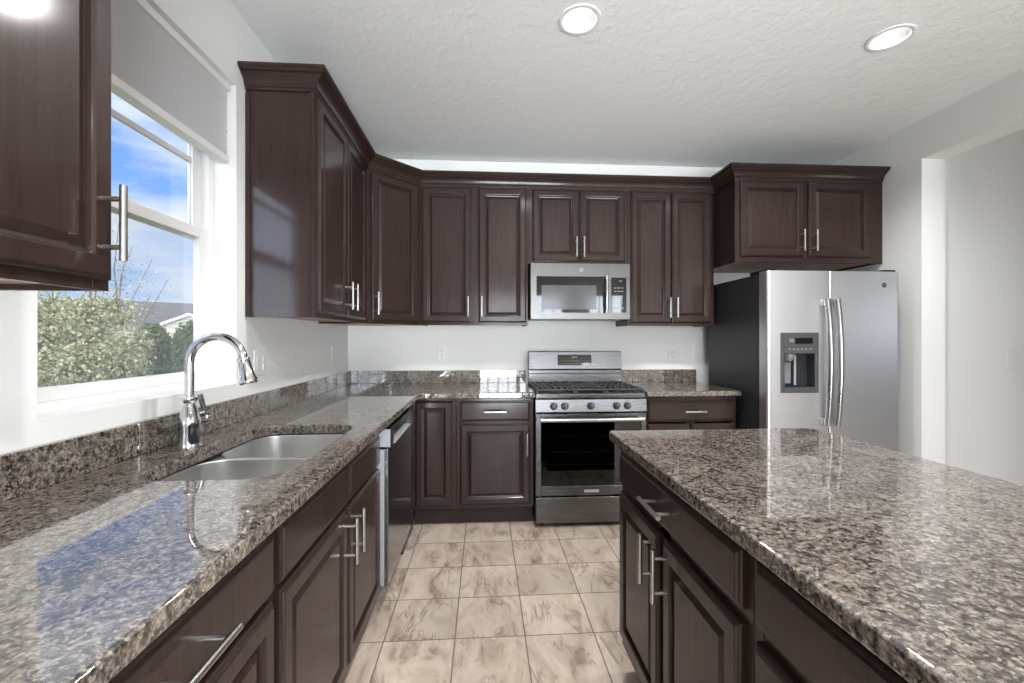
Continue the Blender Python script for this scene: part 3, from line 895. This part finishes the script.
for xx in (1.547, 1.621, 1.798, 1.975, 2.050):
    Mk = axis_m((xx, RF + 0.001, 0.820), (0, -1, 0.12))
    b = B(); lathe(b, [(0.0, 0), (0.026, 0), (0.026, 0.006), (0.020, 0.009), (0.019, 0.030), (0.016, 0.034), (0.0, 0.034)], Mk, 22)
    box(b, -0.005, 0.005, -0.019, 0.019, 0.030, 0.040, Mk, 0.0015)
    kb = obj('knob', b, DGREY, rg)
    b = B(); box(b, xx - 0.002, xx + 0.002, RF - 0.0410, RF - 0.0395, 0.826, 0.842); obj('pointer', b, LGREY, kb, False)
b = B(); box(b, RX0, RX1, RF + 0.012, -0.02, 0.868, 0.900, bev=0.006, seg=2); obj('cooktop', b, STEELR, rg)
b = B(); box(b, RX0 + 0.02, RX1 - 0.02, -0.615, -0.115, 0.8995, 0.9025); obj('burner_tray', b, BLACK, rg, False)
burn = [(RX0 + 0.15, -0.48, 0.040), (RX0 + 0.15, -0.24, 0.032), (RX1 - 0.15, -0.48, 0.036), (RX1 - 0.15, -0.24, 0.030), (RM, -0.36, 0.034)]
for bxx, byy, br in burn:
    b = B(); lathe(b, [(0, 0.902), (br + 0.010, 0.902), (br + 0.008, 0.907), (br, 0.909), (br, 0.913), (br - 0.004, 0.916), (0, 0.916)], Matrix.Translation((bxx, byy, 0)), 22); obj('burner', b, IRON, rg)
def grate(x0, x1, cen):
    bm = B(); zt, zb = 0.931, 0.919; t = 0.006; y0, y1 = -0.622, -0.112
    box(bm, x0, x1, y0, y0 + 2 * t, zb, zt, bev=0.002); box(bm, x0, x1, y1 - 2 * t, y1, zb, zt, bev=0.002)
    box(bm, x0, x0 + 2 * t, y0 + 2 * t, y1 - 2 * t, zb, zt, bev=0.002); box(bm, x1 - 2 * t, x1, y0 + 2 * t, y1 - 2 * t, zb, zt, bev=0.002)
    n = 5 if x1 - x0 > 0.2 else 3
    for k in range(1, n + 1):
        xx = x0 + (x1 - x0) * k / (n + 1); box(bm, xx - 0.005, xx + 0.005, y0 + 2 * t, y1 - 2 * t, zb, zt + 0.002)
    for cy in cen:
        box(bm, x0 + 2 * t, x1 - 2 * t, cy - 0.005, cy + 0.005, zb, zt + 0.001)
    for xx in (x0 + t, x1 - t):
        for yv in (y0 + t, y1 - t): box(bm, xx - t, xx + t, yv - t, yv + t, 0.900, zb)
    return bm
obj('grate', grate(RX0 + 0.006, RX0 + 0.272, (-0.24, -0.36, -0.48)), IRON, rg)
obj('grate', grate(RX0 + 0.276, RX1 - 0.276, (-0.24, -0.30, -0.36, -0.42, -0.48)), IRON, rg)
obj('grate', grate(RX1 - 0.272, RX1 - 0.006, (-0.24, -0.36, -0.48)), IRON, rg)
b = B(); vs = [(-0.030, 0.90), (-0.100, 0.90), (-0.100, 0.990), (-0.080, 0.995), (-0.080, 1.018), (-0.112, 1.032), (-0.096, 1.164), (-0.090, 1.172), (-0.030, 1.172)]
loops(b, [[(RX0 + 0.014, y, z) for y, z in vs], [(RX1 + 0.004, y, z) for y, z in vs]]); bgd = obj('backguard', b, STEELR, rg)
b = B(); Mb = Matrix.Translation((RM, -0.1045, 1.102)) @ Matrix.Rotation(-0.1206, 4, 'X'); box(b, -0.136, 0.136, -0.003, 0.002, -0.042, 0.042, Mb); dp = obj('display', b, BGLASS, bgd, False)
b = B()
for i in range(12):
    for j in range(3):
        if j == 2 and 4 < i < 8: continue
        box(b, -0.120 + i * 0.0215, -0.112 + i * 0.0215, -0.0038, -0.003, -0.030 + j * 0.021, -0.026 + j * 0.021, Mb)
obj('key_print', b, MGREY, dp, False)
b = B(); box(b, -0.022, 0.022, -0.0038, -0.003, 0.014, 0.026, Mb); obj('clock', b, KEYS, dp, False)
for xx in (RX0 + 0.05, RX1 - 0.05):
    for yy in (-0.58, -0.08):
        b = B(); lathe(b, [(0, 0), (0.016, 0), (0.014, 0.031), (0, 0.031)], Matrix.Translation((xx, yy, 0)), 12); obj('foot', b, BLACK, rg)

# ------------------------------------------------------------------ microwave
MX0, MX1 = 1.419, 2.156; MZ0, MZ1 = 1.416, 1.824; MF = -0.402
mw = thing('microwave', 'stainless over-the-range microwave under the short wall cabinet', 'microwave', ((MX0 + MX1) / 2, -0.2, MZ0))
b = B(); box(b, MX0, MX1, -0.375, -0.003, MZ0 + 0.012, MZ1 - 0.001); obj('body', b, DGREY, mw, False)
b = B(); box(b, MX0 + 0.01, MX1 - 0.01, -0.385, -0.02, MZ0, MZ0 + 0.012); obj('base_plate', b, LGREY, mw, False)
b = B()
for k in range(2): box(b, MX0 + 0.06 + k * 0.44, MX0 + 0.20 + k * 0.44, -0.36, -0.30, MZ0 - 0.002, MZ0)
box(b, MX0 + 0.26, MX0 + 0.50, -0.384, -0.31, MZ0 - 0.002, MZ0)
obj('vent_grille', b, SLOT, mw, False)
mx = lambda p: MX0 + (p - 90) / 845 * (MX1 - MX0)
mz = lambda p: MZ1 - (p - 75) / 455 * (MZ1 - MZ0)
wx0, wx1, wz0, wz1 = mx(138), mx(704), mz(478), mz(182)
b = B(); dxr = mx(762)
box(b, MX0 + 0.001, wx0, MF, -0.377, MZ0 + 0.002, MZ1 - 0.001); box(b, wx1, dxr, MF, -0.377, MZ0 + 0.002, MZ1 - 0.001)
box(b, wx0, wx1, MF, -0.377, wz1, MZ1 - 0.001); box(b, wx0, wx1, MF, -0.377, MZ0 + 0.002, wz0); box(b, wx0, wx1, -0.385, -0.377, wz0, wz1)
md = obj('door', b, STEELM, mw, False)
b = B(); box(b, wx0, wx1, MF - 0.001, -0.386, wz0, wz1); gl = obj('window', b, BGLASS, md, False)
b = B(); box(b, mx(182), mx(645), MF - 0.0016, MF - 0.001, mz(452), mz(255)); obj('mesh_screen', b, simple('grey window screen', (0.075, 0.077, 0.08), 0.12), gl, False)
b = B(); hp = []
for k in range(11):
    t = k / 10; hp.append((mx(724), MF - 0.024 - 0.014 * math.sin(PI * t), mz(480) + t * (mz(180) - mz(480))))
tube(b, hp, 0.0125, 12)
for zz in (mz(470), mz(190)): box(b, mx(724) - 0.009, mx(724) + 0.009, MF - 0.026, MF, zz - 0.008, zz + 0.008)
obj('handle', b, STEEL, md)
b = B(); lathe(b, [(0, 0), (0.0165, 0), (0.0165, 0.0015), (0.0145, 0.002), (0.0135, 0.0012), (0, 0.0012)], axis_m((mx(517), MF, mz(127)), (0, -1, 0)), 24); bd = obj('badge', b, MGREY, md)
b = B(); tube(b, [(mx(517) + 0.007 * math.cos(a) + 0.003 * math.sin(2 * a), MF - 0.0016, mz(127) + 0.008 * math.sin(a)) for a in [k * 2 * PI / 16 for k in range(13)]], 0.0011, 6); obj('monogram', b, KEYS, bd)
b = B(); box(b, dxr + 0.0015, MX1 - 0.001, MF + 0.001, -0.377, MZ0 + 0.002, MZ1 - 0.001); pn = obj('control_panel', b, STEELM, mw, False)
b = B(); box(b, mx(772), mx(902), MF - 0.001, MF + 0.001, mz(475), mz(188)); kp = obj('keypad', b, BGLASS, pn, False)
b = B()
for i in range(3):
    for j in range(2): box(b, mx(797 + i * 30), mx(815 + i * 30), MF - 0.0016, MF - 0.001, mz(305 - j * 28), mz(299 - j * 28))
for i in range(4):
    for j in range(4): box(b, mx(793 + i * 22), mx(804 + i * 22), MF - 0.0016, MF - 0.001, mz(402 - j * 19), mz(394 - j * 19))
for i in range(3): box(b, mx(795 + i * 31), mx(814 + i * 31), MF - 0.0016, MF - 0.001, mz(444), mz(435))
o = obj('key_print', b, KEYS, kp, False); o['kind'] = 'stuff'
b = B(); box(b, mx(840), mx(866), MF - 0.0016, MF - 0.001, mz(225), mz(211)); obj('clock', b, DISPLAY, kp, False)

# ------------------------------------------------------------------ refrigerator
FX0_, FX1_ = 2.897, 3.803; FSP = 3.313; FZ0, FZ1 = 0.075, 1.712; FB, FD = -0.780, -0.862
fr = thing('refrigerator', 'stainless side-by-side refrigerator with ice and water dispenser', 'refrigerator', ((FX0_ + FX1_) / 2, -0.45, 0))
b = B(); box(b, FX0_ + 0.004, FX1_ - 0.004, -0.772, -0.12, 0.03, FZ1 - 0.012, bev=0.004); obj('cabinet_body', b, GREYBODY, fr)
b = B(); box(b, FX0_ + 0.02, FX1_ - 0.02, -0.800, -0.77, 0.0, 0.066); obj('kick_grille', b, BLACK, fr, False)
b = B(); box(b, FX0_ + 0.03, FX1_ - 0.03, -0.20, -0.14, 0.0, 0.03); obj('rear_foot', b, BLACK, fr, False)
px0, px1, pz0, pz1 = 2.985, 3.240, 0.923, 1.312
b = B()
def round_door(bm, x0, x1, rl, rr_, hole=None):
    """door slab, front corners rounded; optional rectangular hole"""
    def prof(xa, xb, ra, rb):
        pts = [(xa, FB)]
        if ra:
            pts += [(xa + ra - ra * math.cos(k * PI / 12), FD + ra - ra * math.sin(k * PI / 12)) for k in range(7)]
        else: pts += [(xa, FD)]
        if rb:
            pts += [(xb - rb + rb * math.sin(k * PI / 12), FD + rb - rb * math.cos(k * PI / 12)) for k in range(7)]
        else: pts += [(xb, FD)]
        pts += [(xb, FB)]
        return pts
    def ex(xa, xb, ra, rb, z0, z1):
        p = prof(xa, xb, ra, rb); loops(bm, [[(x, y, z0) for x, y in p], [(x, y, z1) for x, y in p]])
    if not hole: ex(x0, x1, rl, rr_, FZ0, FZ1); return
    hx0, hx1, hz0, hz1 = hole
    ex(x0, hx0, rl, 0, FZ0, FZ1); ex(hx1, x1, 0, rr_, FZ0, FZ1); ex(hx0, hx1, 0, 0, FZ0, hz0); ex(hx0, hx1, 0, 0, hz1, FZ1)
round_door(b, FX0_, FSP - 0.003, 0.018, 0.008, (px0 + 0.01, px1 - 0.01, pz0 + 0.01, pz1 - 0.01)); ld = obj('freezer_door', b, STEELF, fr)
b = B(); round_door(b, FSP + 0.003, FX1_, 0.008, 0.018); rd = obj('fridge_door', b, STEELF, fr)
# dispenser
b = B(); y0, y1 = FD - 0.006, FD + 0.004; cz1 = pz1 - 0.135; ci = 0.026
box(b, px0, px0 + ci, y0, y1, pz0, pz1, bev=0.002); box(b, px1 - ci, px1, y0, y1, pz0, pz1, bev=0.002)
box(b, px0 + ci, px1 - ci, y0, y1, pz0, pz0 + 0.036, bev=0.002); box(b, px0 + ci, px1 - ci, y0, y1, cz1, pz1, bev=0.002)
ds = obj('dispenser', b, DGREY, ld)
b = B(); cx0, cx1, cz0 = px0 + ci, px1 - ci, pz0 + 0.036
box(b, cx0 - 0.004, cx0, FD, FB - 0.012, cz0, cz1); box(b, cx1, cx1 + 0.004, FD, FB - 0.012, cz0, cz1); box(b, cx0, cx1, FB - 0.016, FB - 0.012, cz0, cz1); box(b, cx0, cx1, FD, FB - 0.016, cz0 - 0.004, cz0); box(b, cx0, cx1, FD, FB - 0.016, cz1, cz1 + 0.004)
obj('recess', b, GREYBODY, ds, False)
b = B(); box(b, px0 + 0.095, px1 - 0.042, y0 - 0.0012, y0, pz1 - 0.072, pz1 - 0.034); obj('display', b, BGLASS, ds, False)
b = B()
for i in range(6): box(b, px0 + 0.050 + i * 0.028, px0 + 0.064 + i * 0.028, y0 - 0.001, y0, pz1 - 0.112, pz1 - 0.101)
box(b, px0 + 0.055, px0 + 0.105 - 0.018, y0 - 0.001, y0, pz1 - 0.062, pz1 - 0.040)
o = obj('key_print', b, MGREY, ds, False); o['kind'] = 'stuff'
b = B(); lathe(b, [(0, 0), (0.034, 0), (0.036, 0.01), (0.030, 0.035), (0.018, 0.050), (0, 0.05)], axis_m((cx0 + 0.055, FD + 0.035, cz1), (0, 0.1, -1)), 20); obj('ice_chute', b, MGREY, ds)
b = B(); box(b, cx0 + 0.090, cx0 + 0.104, FD + 0.030, FD + 0.040, cz0 + 0.01, cz1 - 0.01, bev=0.003); obj('water_tube', b, LGREY, ds)
b = B(); box(b, cx0 + 0.030, cx0 + 0.082, FD + 0.050, FD + 0.058, cz0 + 0.02, cz1 - 0.06, bev=0.003); obj('paddle', b, MGREY, ds)
def fhandle(x, sgn):
    bm = B(); hp = []; z0, z1 = 0.715, 1.528
    for k in range(15):
        t = k / 14; s_ = math.sin(PI * t) ** 0.8; hp.append((x, FD - 0.030 - 0.030 * s_, z0 + (z1 - z0) * t))
    tube(bm, hp, 0.0165, 14)
    for zz in (z0 + 0.022, z1 - 0.022): box(bm, x - 0.012 + sgn * 0.012, x + 0.012 + sgn * 0.012, FD - 0.034, FD + 0.001, zz - 0.024, zz + 0.024, bev=0.004)
    return bm
obj('handle', fhandle(3.277, -1), STEEL, ld); obj('handle', fhandle(3.345, 1), STEEL, rd)
b = B(); lathe(b, [(0, 0), (0.0165, 0), (0.0165, 0.0015), (0.0145, 0.0025), (0, 0.0025)], axis_m((3.693, FD, 1.623), (0, -1, 0)), 24); bd = obj('badge', b, BLACK, rd)
b = B(); tube(b, [(3.693 + 0.007 * math.cos(a) + 0.003 * math.sin(2 * a), FD - 0.0028, 1.623 + 0.008 * math.sin(a)) for a in [k * 2 * PI / 16 for k in range(13)]], 0.0011, 6); obj('monogram', b, LGREY, bd)
for xa, xb in ((FX0_ + 0.01, FX0_ + 0.07), (FX1_ - 0.10, FX1_ - 0.01)):
    b = B(); box(b, xa, xb, -0.845, -0.66, FZ1 - 0.011, FZ1 + 0.014, bev=0.004); obj('hinge_cover', b, BLACK, fr)

# ------------------------------------------------------------------ wall plates
def plate(name, label, cat, c, u, nrm, kind, wd=0.075, group=None):
    M = Matrix.Translation(Vector(c)) @ frame_m((0, 0, 0), u, nrm)
    root = thing(name, label, cat, c, group)
    bm = B(); panel(bm, -wd / 2, wd / 2, -0.061, 0.061, [(0, 0.0005), (0, 0.003), (0.003, 0.006), (0.006, 0.0065)], M); obj('cover_plate', bm, PLATE, root)
    xs = [0] if wd < 0.1 else [-wd / 4, wd / 4]
    for i, xx in enumerate(xs):
        k = kind[i] if isinstance(kind, (list, tuple)) else kind
        if k == 'outlet':
            bm = B()
            for zz in (-0.019, 0.019): box(bm, xx - 0.0165, xx + 0.0165, 0.0065, 0.0085, zz - 0.014, zz + 0.014, M, 0.003)
            so = obj('socket', bm, PLATE, root)
            bm = B()
            for zz in (-0.019, 0.019):
                for sx in (-0.006, 0.006): box(bm, xx + sx - 0.001, xx + sx + 0.001, 0.0085, 0.0089, zz - 0.003, zz + 0.006, M)
                box(bm, xx - 0.002, xx + 0.002, 0.0085, 0.0089, zz - 0.010, zz - 0.007, M)
            obj('slots', bm, SLOT, so, False)
        else:
            bm = B(); box(bm, xx - 0.0165, xx + 0.0165, 0.0065, 0.0075, -0.033, 0.033, M)
            box(bm, xx - 0.014, xx + 0.014, 0.0075, 0.0105, -0.030, 0.030, M, 0.0015); obj('rocker', bm, PLATE, root)
    return root
plate('wall_outlet', 'white duplex outlet on the back wall between the corner and the range', 'outlet', (0.741, 0.0, 1.156), (1, 0, 0), (0, -1, 0), 'outlet', group='wall outlets')
plate('wall_outlet', 'white duplex outlet on the back wall between the range and the refrigerator', 'outlet', (2.652, 0.0, 1.136), (1, 0, 0), (0, -1, 0), 'outlet', group='wall outlets')
plate('switch_plate', 'wide white double switch plate beside the faucet spout, below the wall cabinet', 'switch', (0.0, -1.366, 1.156), (0, 1, 0), (1, 0, 0), ('switch', 'outlet'), 0.118)
plate('switch_plate', 'narrow white plate on the window wall close to the back corner', 'switch', (0.0, -0.356, 1.161), (0, 1, 0), (1, 0, 0), 'switch')
plate('switch_plate', 'white rocker switch on the grey wall seen through the doorway at right', 'switch', (4.705, -0.78, 1.130), (1, 0, 0), (0, -1, 0), 'switch', 0.082)

# ------------------------------------------------------------------ recessed ceiling lights
lamp0 = None
LL = ['round recessed ceiling light near the top centre, above the walkway', 'round recessed ceiling light at upper right, above the island and refrigerator',
      'unseen recessed ceiling light added above the camera', 'unseen recessed ceiling light added behind the island', 'unseen recessed ceiling light added near the patio door', 'unseen recessed ceiling light added near the rear window']
lx, ly = LIGHTS[0]
lamp0 = thing('recessed_light', LL[0], 'ceiling light', (lx, ly, CH), 'recessed ceiling lights')
b = B(); M = Matrix.Translation((lx, ly, CH))
lathe(b, [(0.074, 0.0), (0.095, -0.001), (0.094, -0.005), (0.086, -0.0065), (0.077, -0.005), (0.074, 0.0)], M, 40, close=False); t0 = obj('trim_ring', b, WHITE, lamp0)
b = B(); lathe(b, [(0.0765, -0.004), (0.072, 0.02), (0.066, 0.06), (0.062, 0.118)], M, 40, close=False); t1 = obj('baffle', b, WHITE, lamp0)
b = B(); lathe(b, [(0.0, 0.0), (0.0625, 0.0), (0.0625, 0.006), (0.0, 0.006)], Matrix.Translation((lx, ly, CH + 0.112)), 40); t2 = obj('lens', b, LENS, lamp0)
ld_ = bpy.data.lights.new('lamp_glow', 'SPOT'); ld_.energy = LAMP_W * 10; ld_.spot_size = math.radians(150); ld_.spot_blend = 0.6; ld_.shadow_soft_size = 0.055; ld_.color = (1.0, 0.985, 0.955)
t3 = bpy.data.objects.new('lamp_glow', ld_); COL.objects.link(t3); t3.parent = lamp0; t3.location = (0, 0, -0.012)
for i, (x, y) in enumerate(LIGHTS[1:], 1):
    c = lamp0.copy(); COL.objects.link(c); c.location = (x, y, CH); c['label'] = LL[i]
    for ch in (t0, t1, t2, t3):
        k = ch.copy(); COL.objects.link(k); k.parent = c

# ------------------------------------------------------------------ outside the window
def ray(u, v, depth):
    """a point of the garden, given by its bearing from the window seat"""
    t = (u - 512) / F; qv = -(v - 338.44) / F; c, s = math.cos(YAW), math.sin(YAW)
    return Vector((CAMX + depth * (t * c + s), CAMY + depth * (c - t * s), CAMZ + depth * qv))


b = B()
vs = [b.verts.new(p) for p in ((-120, -60, -0.45), (-0.17, -60, -0.45), (-0.17, 120, -0.45), (-120, 120, -0.45))]; b.faces.new(vs)
o = obj('ground', b, GRASS, None, False); o['kind'] = 'structure'


def leaf(bm, p, s, rnd):
    d = Vector((rnd.gauss(0, 1), rnd.gauss(0, 1), rnd.gauss(-0.3, 0.8))).normalized()
    e = d.cross(Vector((rnd.gauss(0, 1), rnd.gauss(0, 1), rnd.gauss(0, 1)))).normalized()
    L, Wd = s, s * 0.36
    pts = [p, p + d * L * 0.45 + e * Wd, p + d * L, p + d * L * 0.45 - e * Wd]
    bm.faces.new([bm.verts.new(q) for q in pts])


def tree(name, label, base_p, blobs, n, size, leafm, rnd, twigs=0, group=None, cat='tree', stem_r=0.09):
    root = thing(name, label, cat, tuple(base_p), group)
    bm = B(); tops = [Vector(c) for c, r in blobs]
    for c in tops:
        mid = base_p.lerp(c, 0.5) + Vector((rnd.uniform(-.2, .2), rnd.uniform(-.2, .2), 0))
        tube(bm, [base_p, mid, c], [stem_r, stem_r * 0.6, stem_r * 0.2], 7)
    tw = []
    for k in range(twigs):
        c, r = blobs[k % len(blobs)]
        a = Vector(c); e = a + Vector((rnd.uniform(-0.9, 0.9), rnd.uniform(-0.9, 0.9), rnd.uniform(0.9, 2.2)))
        m_ = a.lerp(e, 0.5) + Vector((rnd.uniform(-.15, .15), rnd.uniform(-.15, .15), 0))
        tube(bm, [a, m_, e], [0.018, 0.012, 0.005], 5); tw.append((a, e))
    obj('trunk', bm, BARK, root)
    bm = B(); tot = sum(r[0] * r[1] * r[2] for c, r in blobs)
    for c, r in blobs:
        for k in range(int(n * r[0] * r[1] * r[2] / tot)):
            d = Vector((rnd.gauss(0, 1), rnd.gauss(0, 1), rnd.gauss(0, 1))).normalized() * rnd.uniform(0.45, 1.0) ** 0.6 * rnd.uniform(0.85, 1.12)
            leaf(bm, Vector(c) + Vector((d.x * r[0], d.y * r[1], d.z * r[2])), size * rnd.uniform(0.6, 1.3), rnd)
    for a, e in tw:
        for k in range(46):
            leaf(bm, a.lerp(e, rnd.uniform(0.25, 1.0)) + Vector((rnd.gauss(0, .12), rnd.gauss(0, .12), rnd.gauss(0, .12))), size * rnd.uniform(0.5, 0.9), rnd)
    obj('foliage', bm, leafm, root, False, normals=False)
    return root


rn = random.Random(3)
D1 = 9.5
def P(u, v, d): return ray(u, v, d)
bp = P(85, 440, D1); bp.z = -0.45
tree('garden_tree', 'pale leafy tree filling the lower left of the kitchen window', bp,
     [(P(55, 332, D1), (0.85, 0.85, 0.85)), (P(92, 318, D1), (0.62, 0.62, 0.5)), (P(90, 368, D1), (1.0, 1.0, 0.7)), (P(45, 382, D1), (0.9, 0.9, 0.6)), (P(130, 345, D1), (0.42, 0.42, 0.5)), (P(118, 310, D1), (0.35, 0.35, 0.3)), (P(15, 345, D1), (1.0, 1.0, 1.0))],
     30000, 0.075, LEAFP, rn, twigs=22)
D2 = 16.0
for i, (u, v, rx, rz, lab, mt) in enumerate([(112, 356, 0.8, 0.9, 'mid green rounded bush right behind the pale tree', LEAFG), (153, 350, 0.58, 0.95, 'dark green bush in the middle of the hedge line', LEAFD), (192, 348, 0.58, 1.0, 'dark green bush at the right side of the window', LEAFD)]):
    bp = P(u, 440, D2); bp.z = -0.45
    c = P(u, v, D2)
    tree('garden_bush', lab, bp, [(c, (rx, rx, rz)), (c + Vector((0.0, 0.1, -0.9)), (rx, rx, 0.8))], 12000, 0.11, mt, rn, group='bushes beyond the lawn', cat='bush', stem_r=0.06)

# neighbouring house
D3 = 40.0
c = P(165, 338, D3); hd = (c - Vector((CAMX, CAMY, CAMZ))); hd.z = 0; hd.normalize()
uH = Vector((hd.y, -hd.x, 0)); wH = -hd
MH = frame_m((c.x, c.y, -0.45), uH, wH)
hs = thing('neighbour_house', 'neighbouring house with grey shingled roof beyond the hedge', 'house', (c.x, c.y, -0.45))
b = B(); box(b, -7, 7, -9, 0, 0, 3.0, MH); box(b, 0.0, 3.4, 0, 1.2, 0, 3.0, MH); obj('walls', b, STUCCO, hs, False)
def roof(bm, pts):
    bm.faces.new([bm.verts.new(MH @ Vector(p)) for p in pts])
b = B(); e = 0.5
rings = [[MH @ Vector(p) for p in ((x, e, 2.95), (x, -4.5, 5.15), (x, -9 - e, 2.95), (x, -9 - e, 3.1), (x, -4.5, 5.35), (x, e, 3.1))] for x in (-7.4, 7.4)]
loops(b, rings)
rings = [[MH @ Vector(p) for p in ((-0.3, y, 2.95), (1.7, y, 3.9), (3.7, y, 2.95), (3.7, y, 3.1), (1.7, y, 4.05), (-0.3, y, 3.1))] for y in (1.45, -2.2)]
loops(b, rings)
obj('roof', b, SHINGLE, hs, False)
b = B(); loops(b, [[MH @ Vector(p) for p in ((0.0, y, 3.0), (3.4, y, 3.0), (1.7, y, 3.85))] for y in (1.2, 0.2)]); obj('gable', b, STUCCO, hs, False)
b = B()
for sg in (-1, 1):
    loops(b, [[MH @ Vector((1.7 + sg * x, y, z)) for x, z in ((0, 3.86), (2.05, 2.86), (2.05, 3.10), (0, 4.08))] for y in (1.46, 1.52)])
obj('fascia', b, WHITE, hs, False)
b = B(); box(b, 1.1, 2.3, 1.2, 1.26, 1.7, 2.75, MH); wf = obj('window_frame', b, WHITE, hs, False)
b = B()
for i in range(2):
    box(b, 1.2 + i * 0.53, 1.67 + i * 0.53, 1.26, 1.27, 1.8, 2.65, MH)
obj('pane', b, DGREY, wf, False)
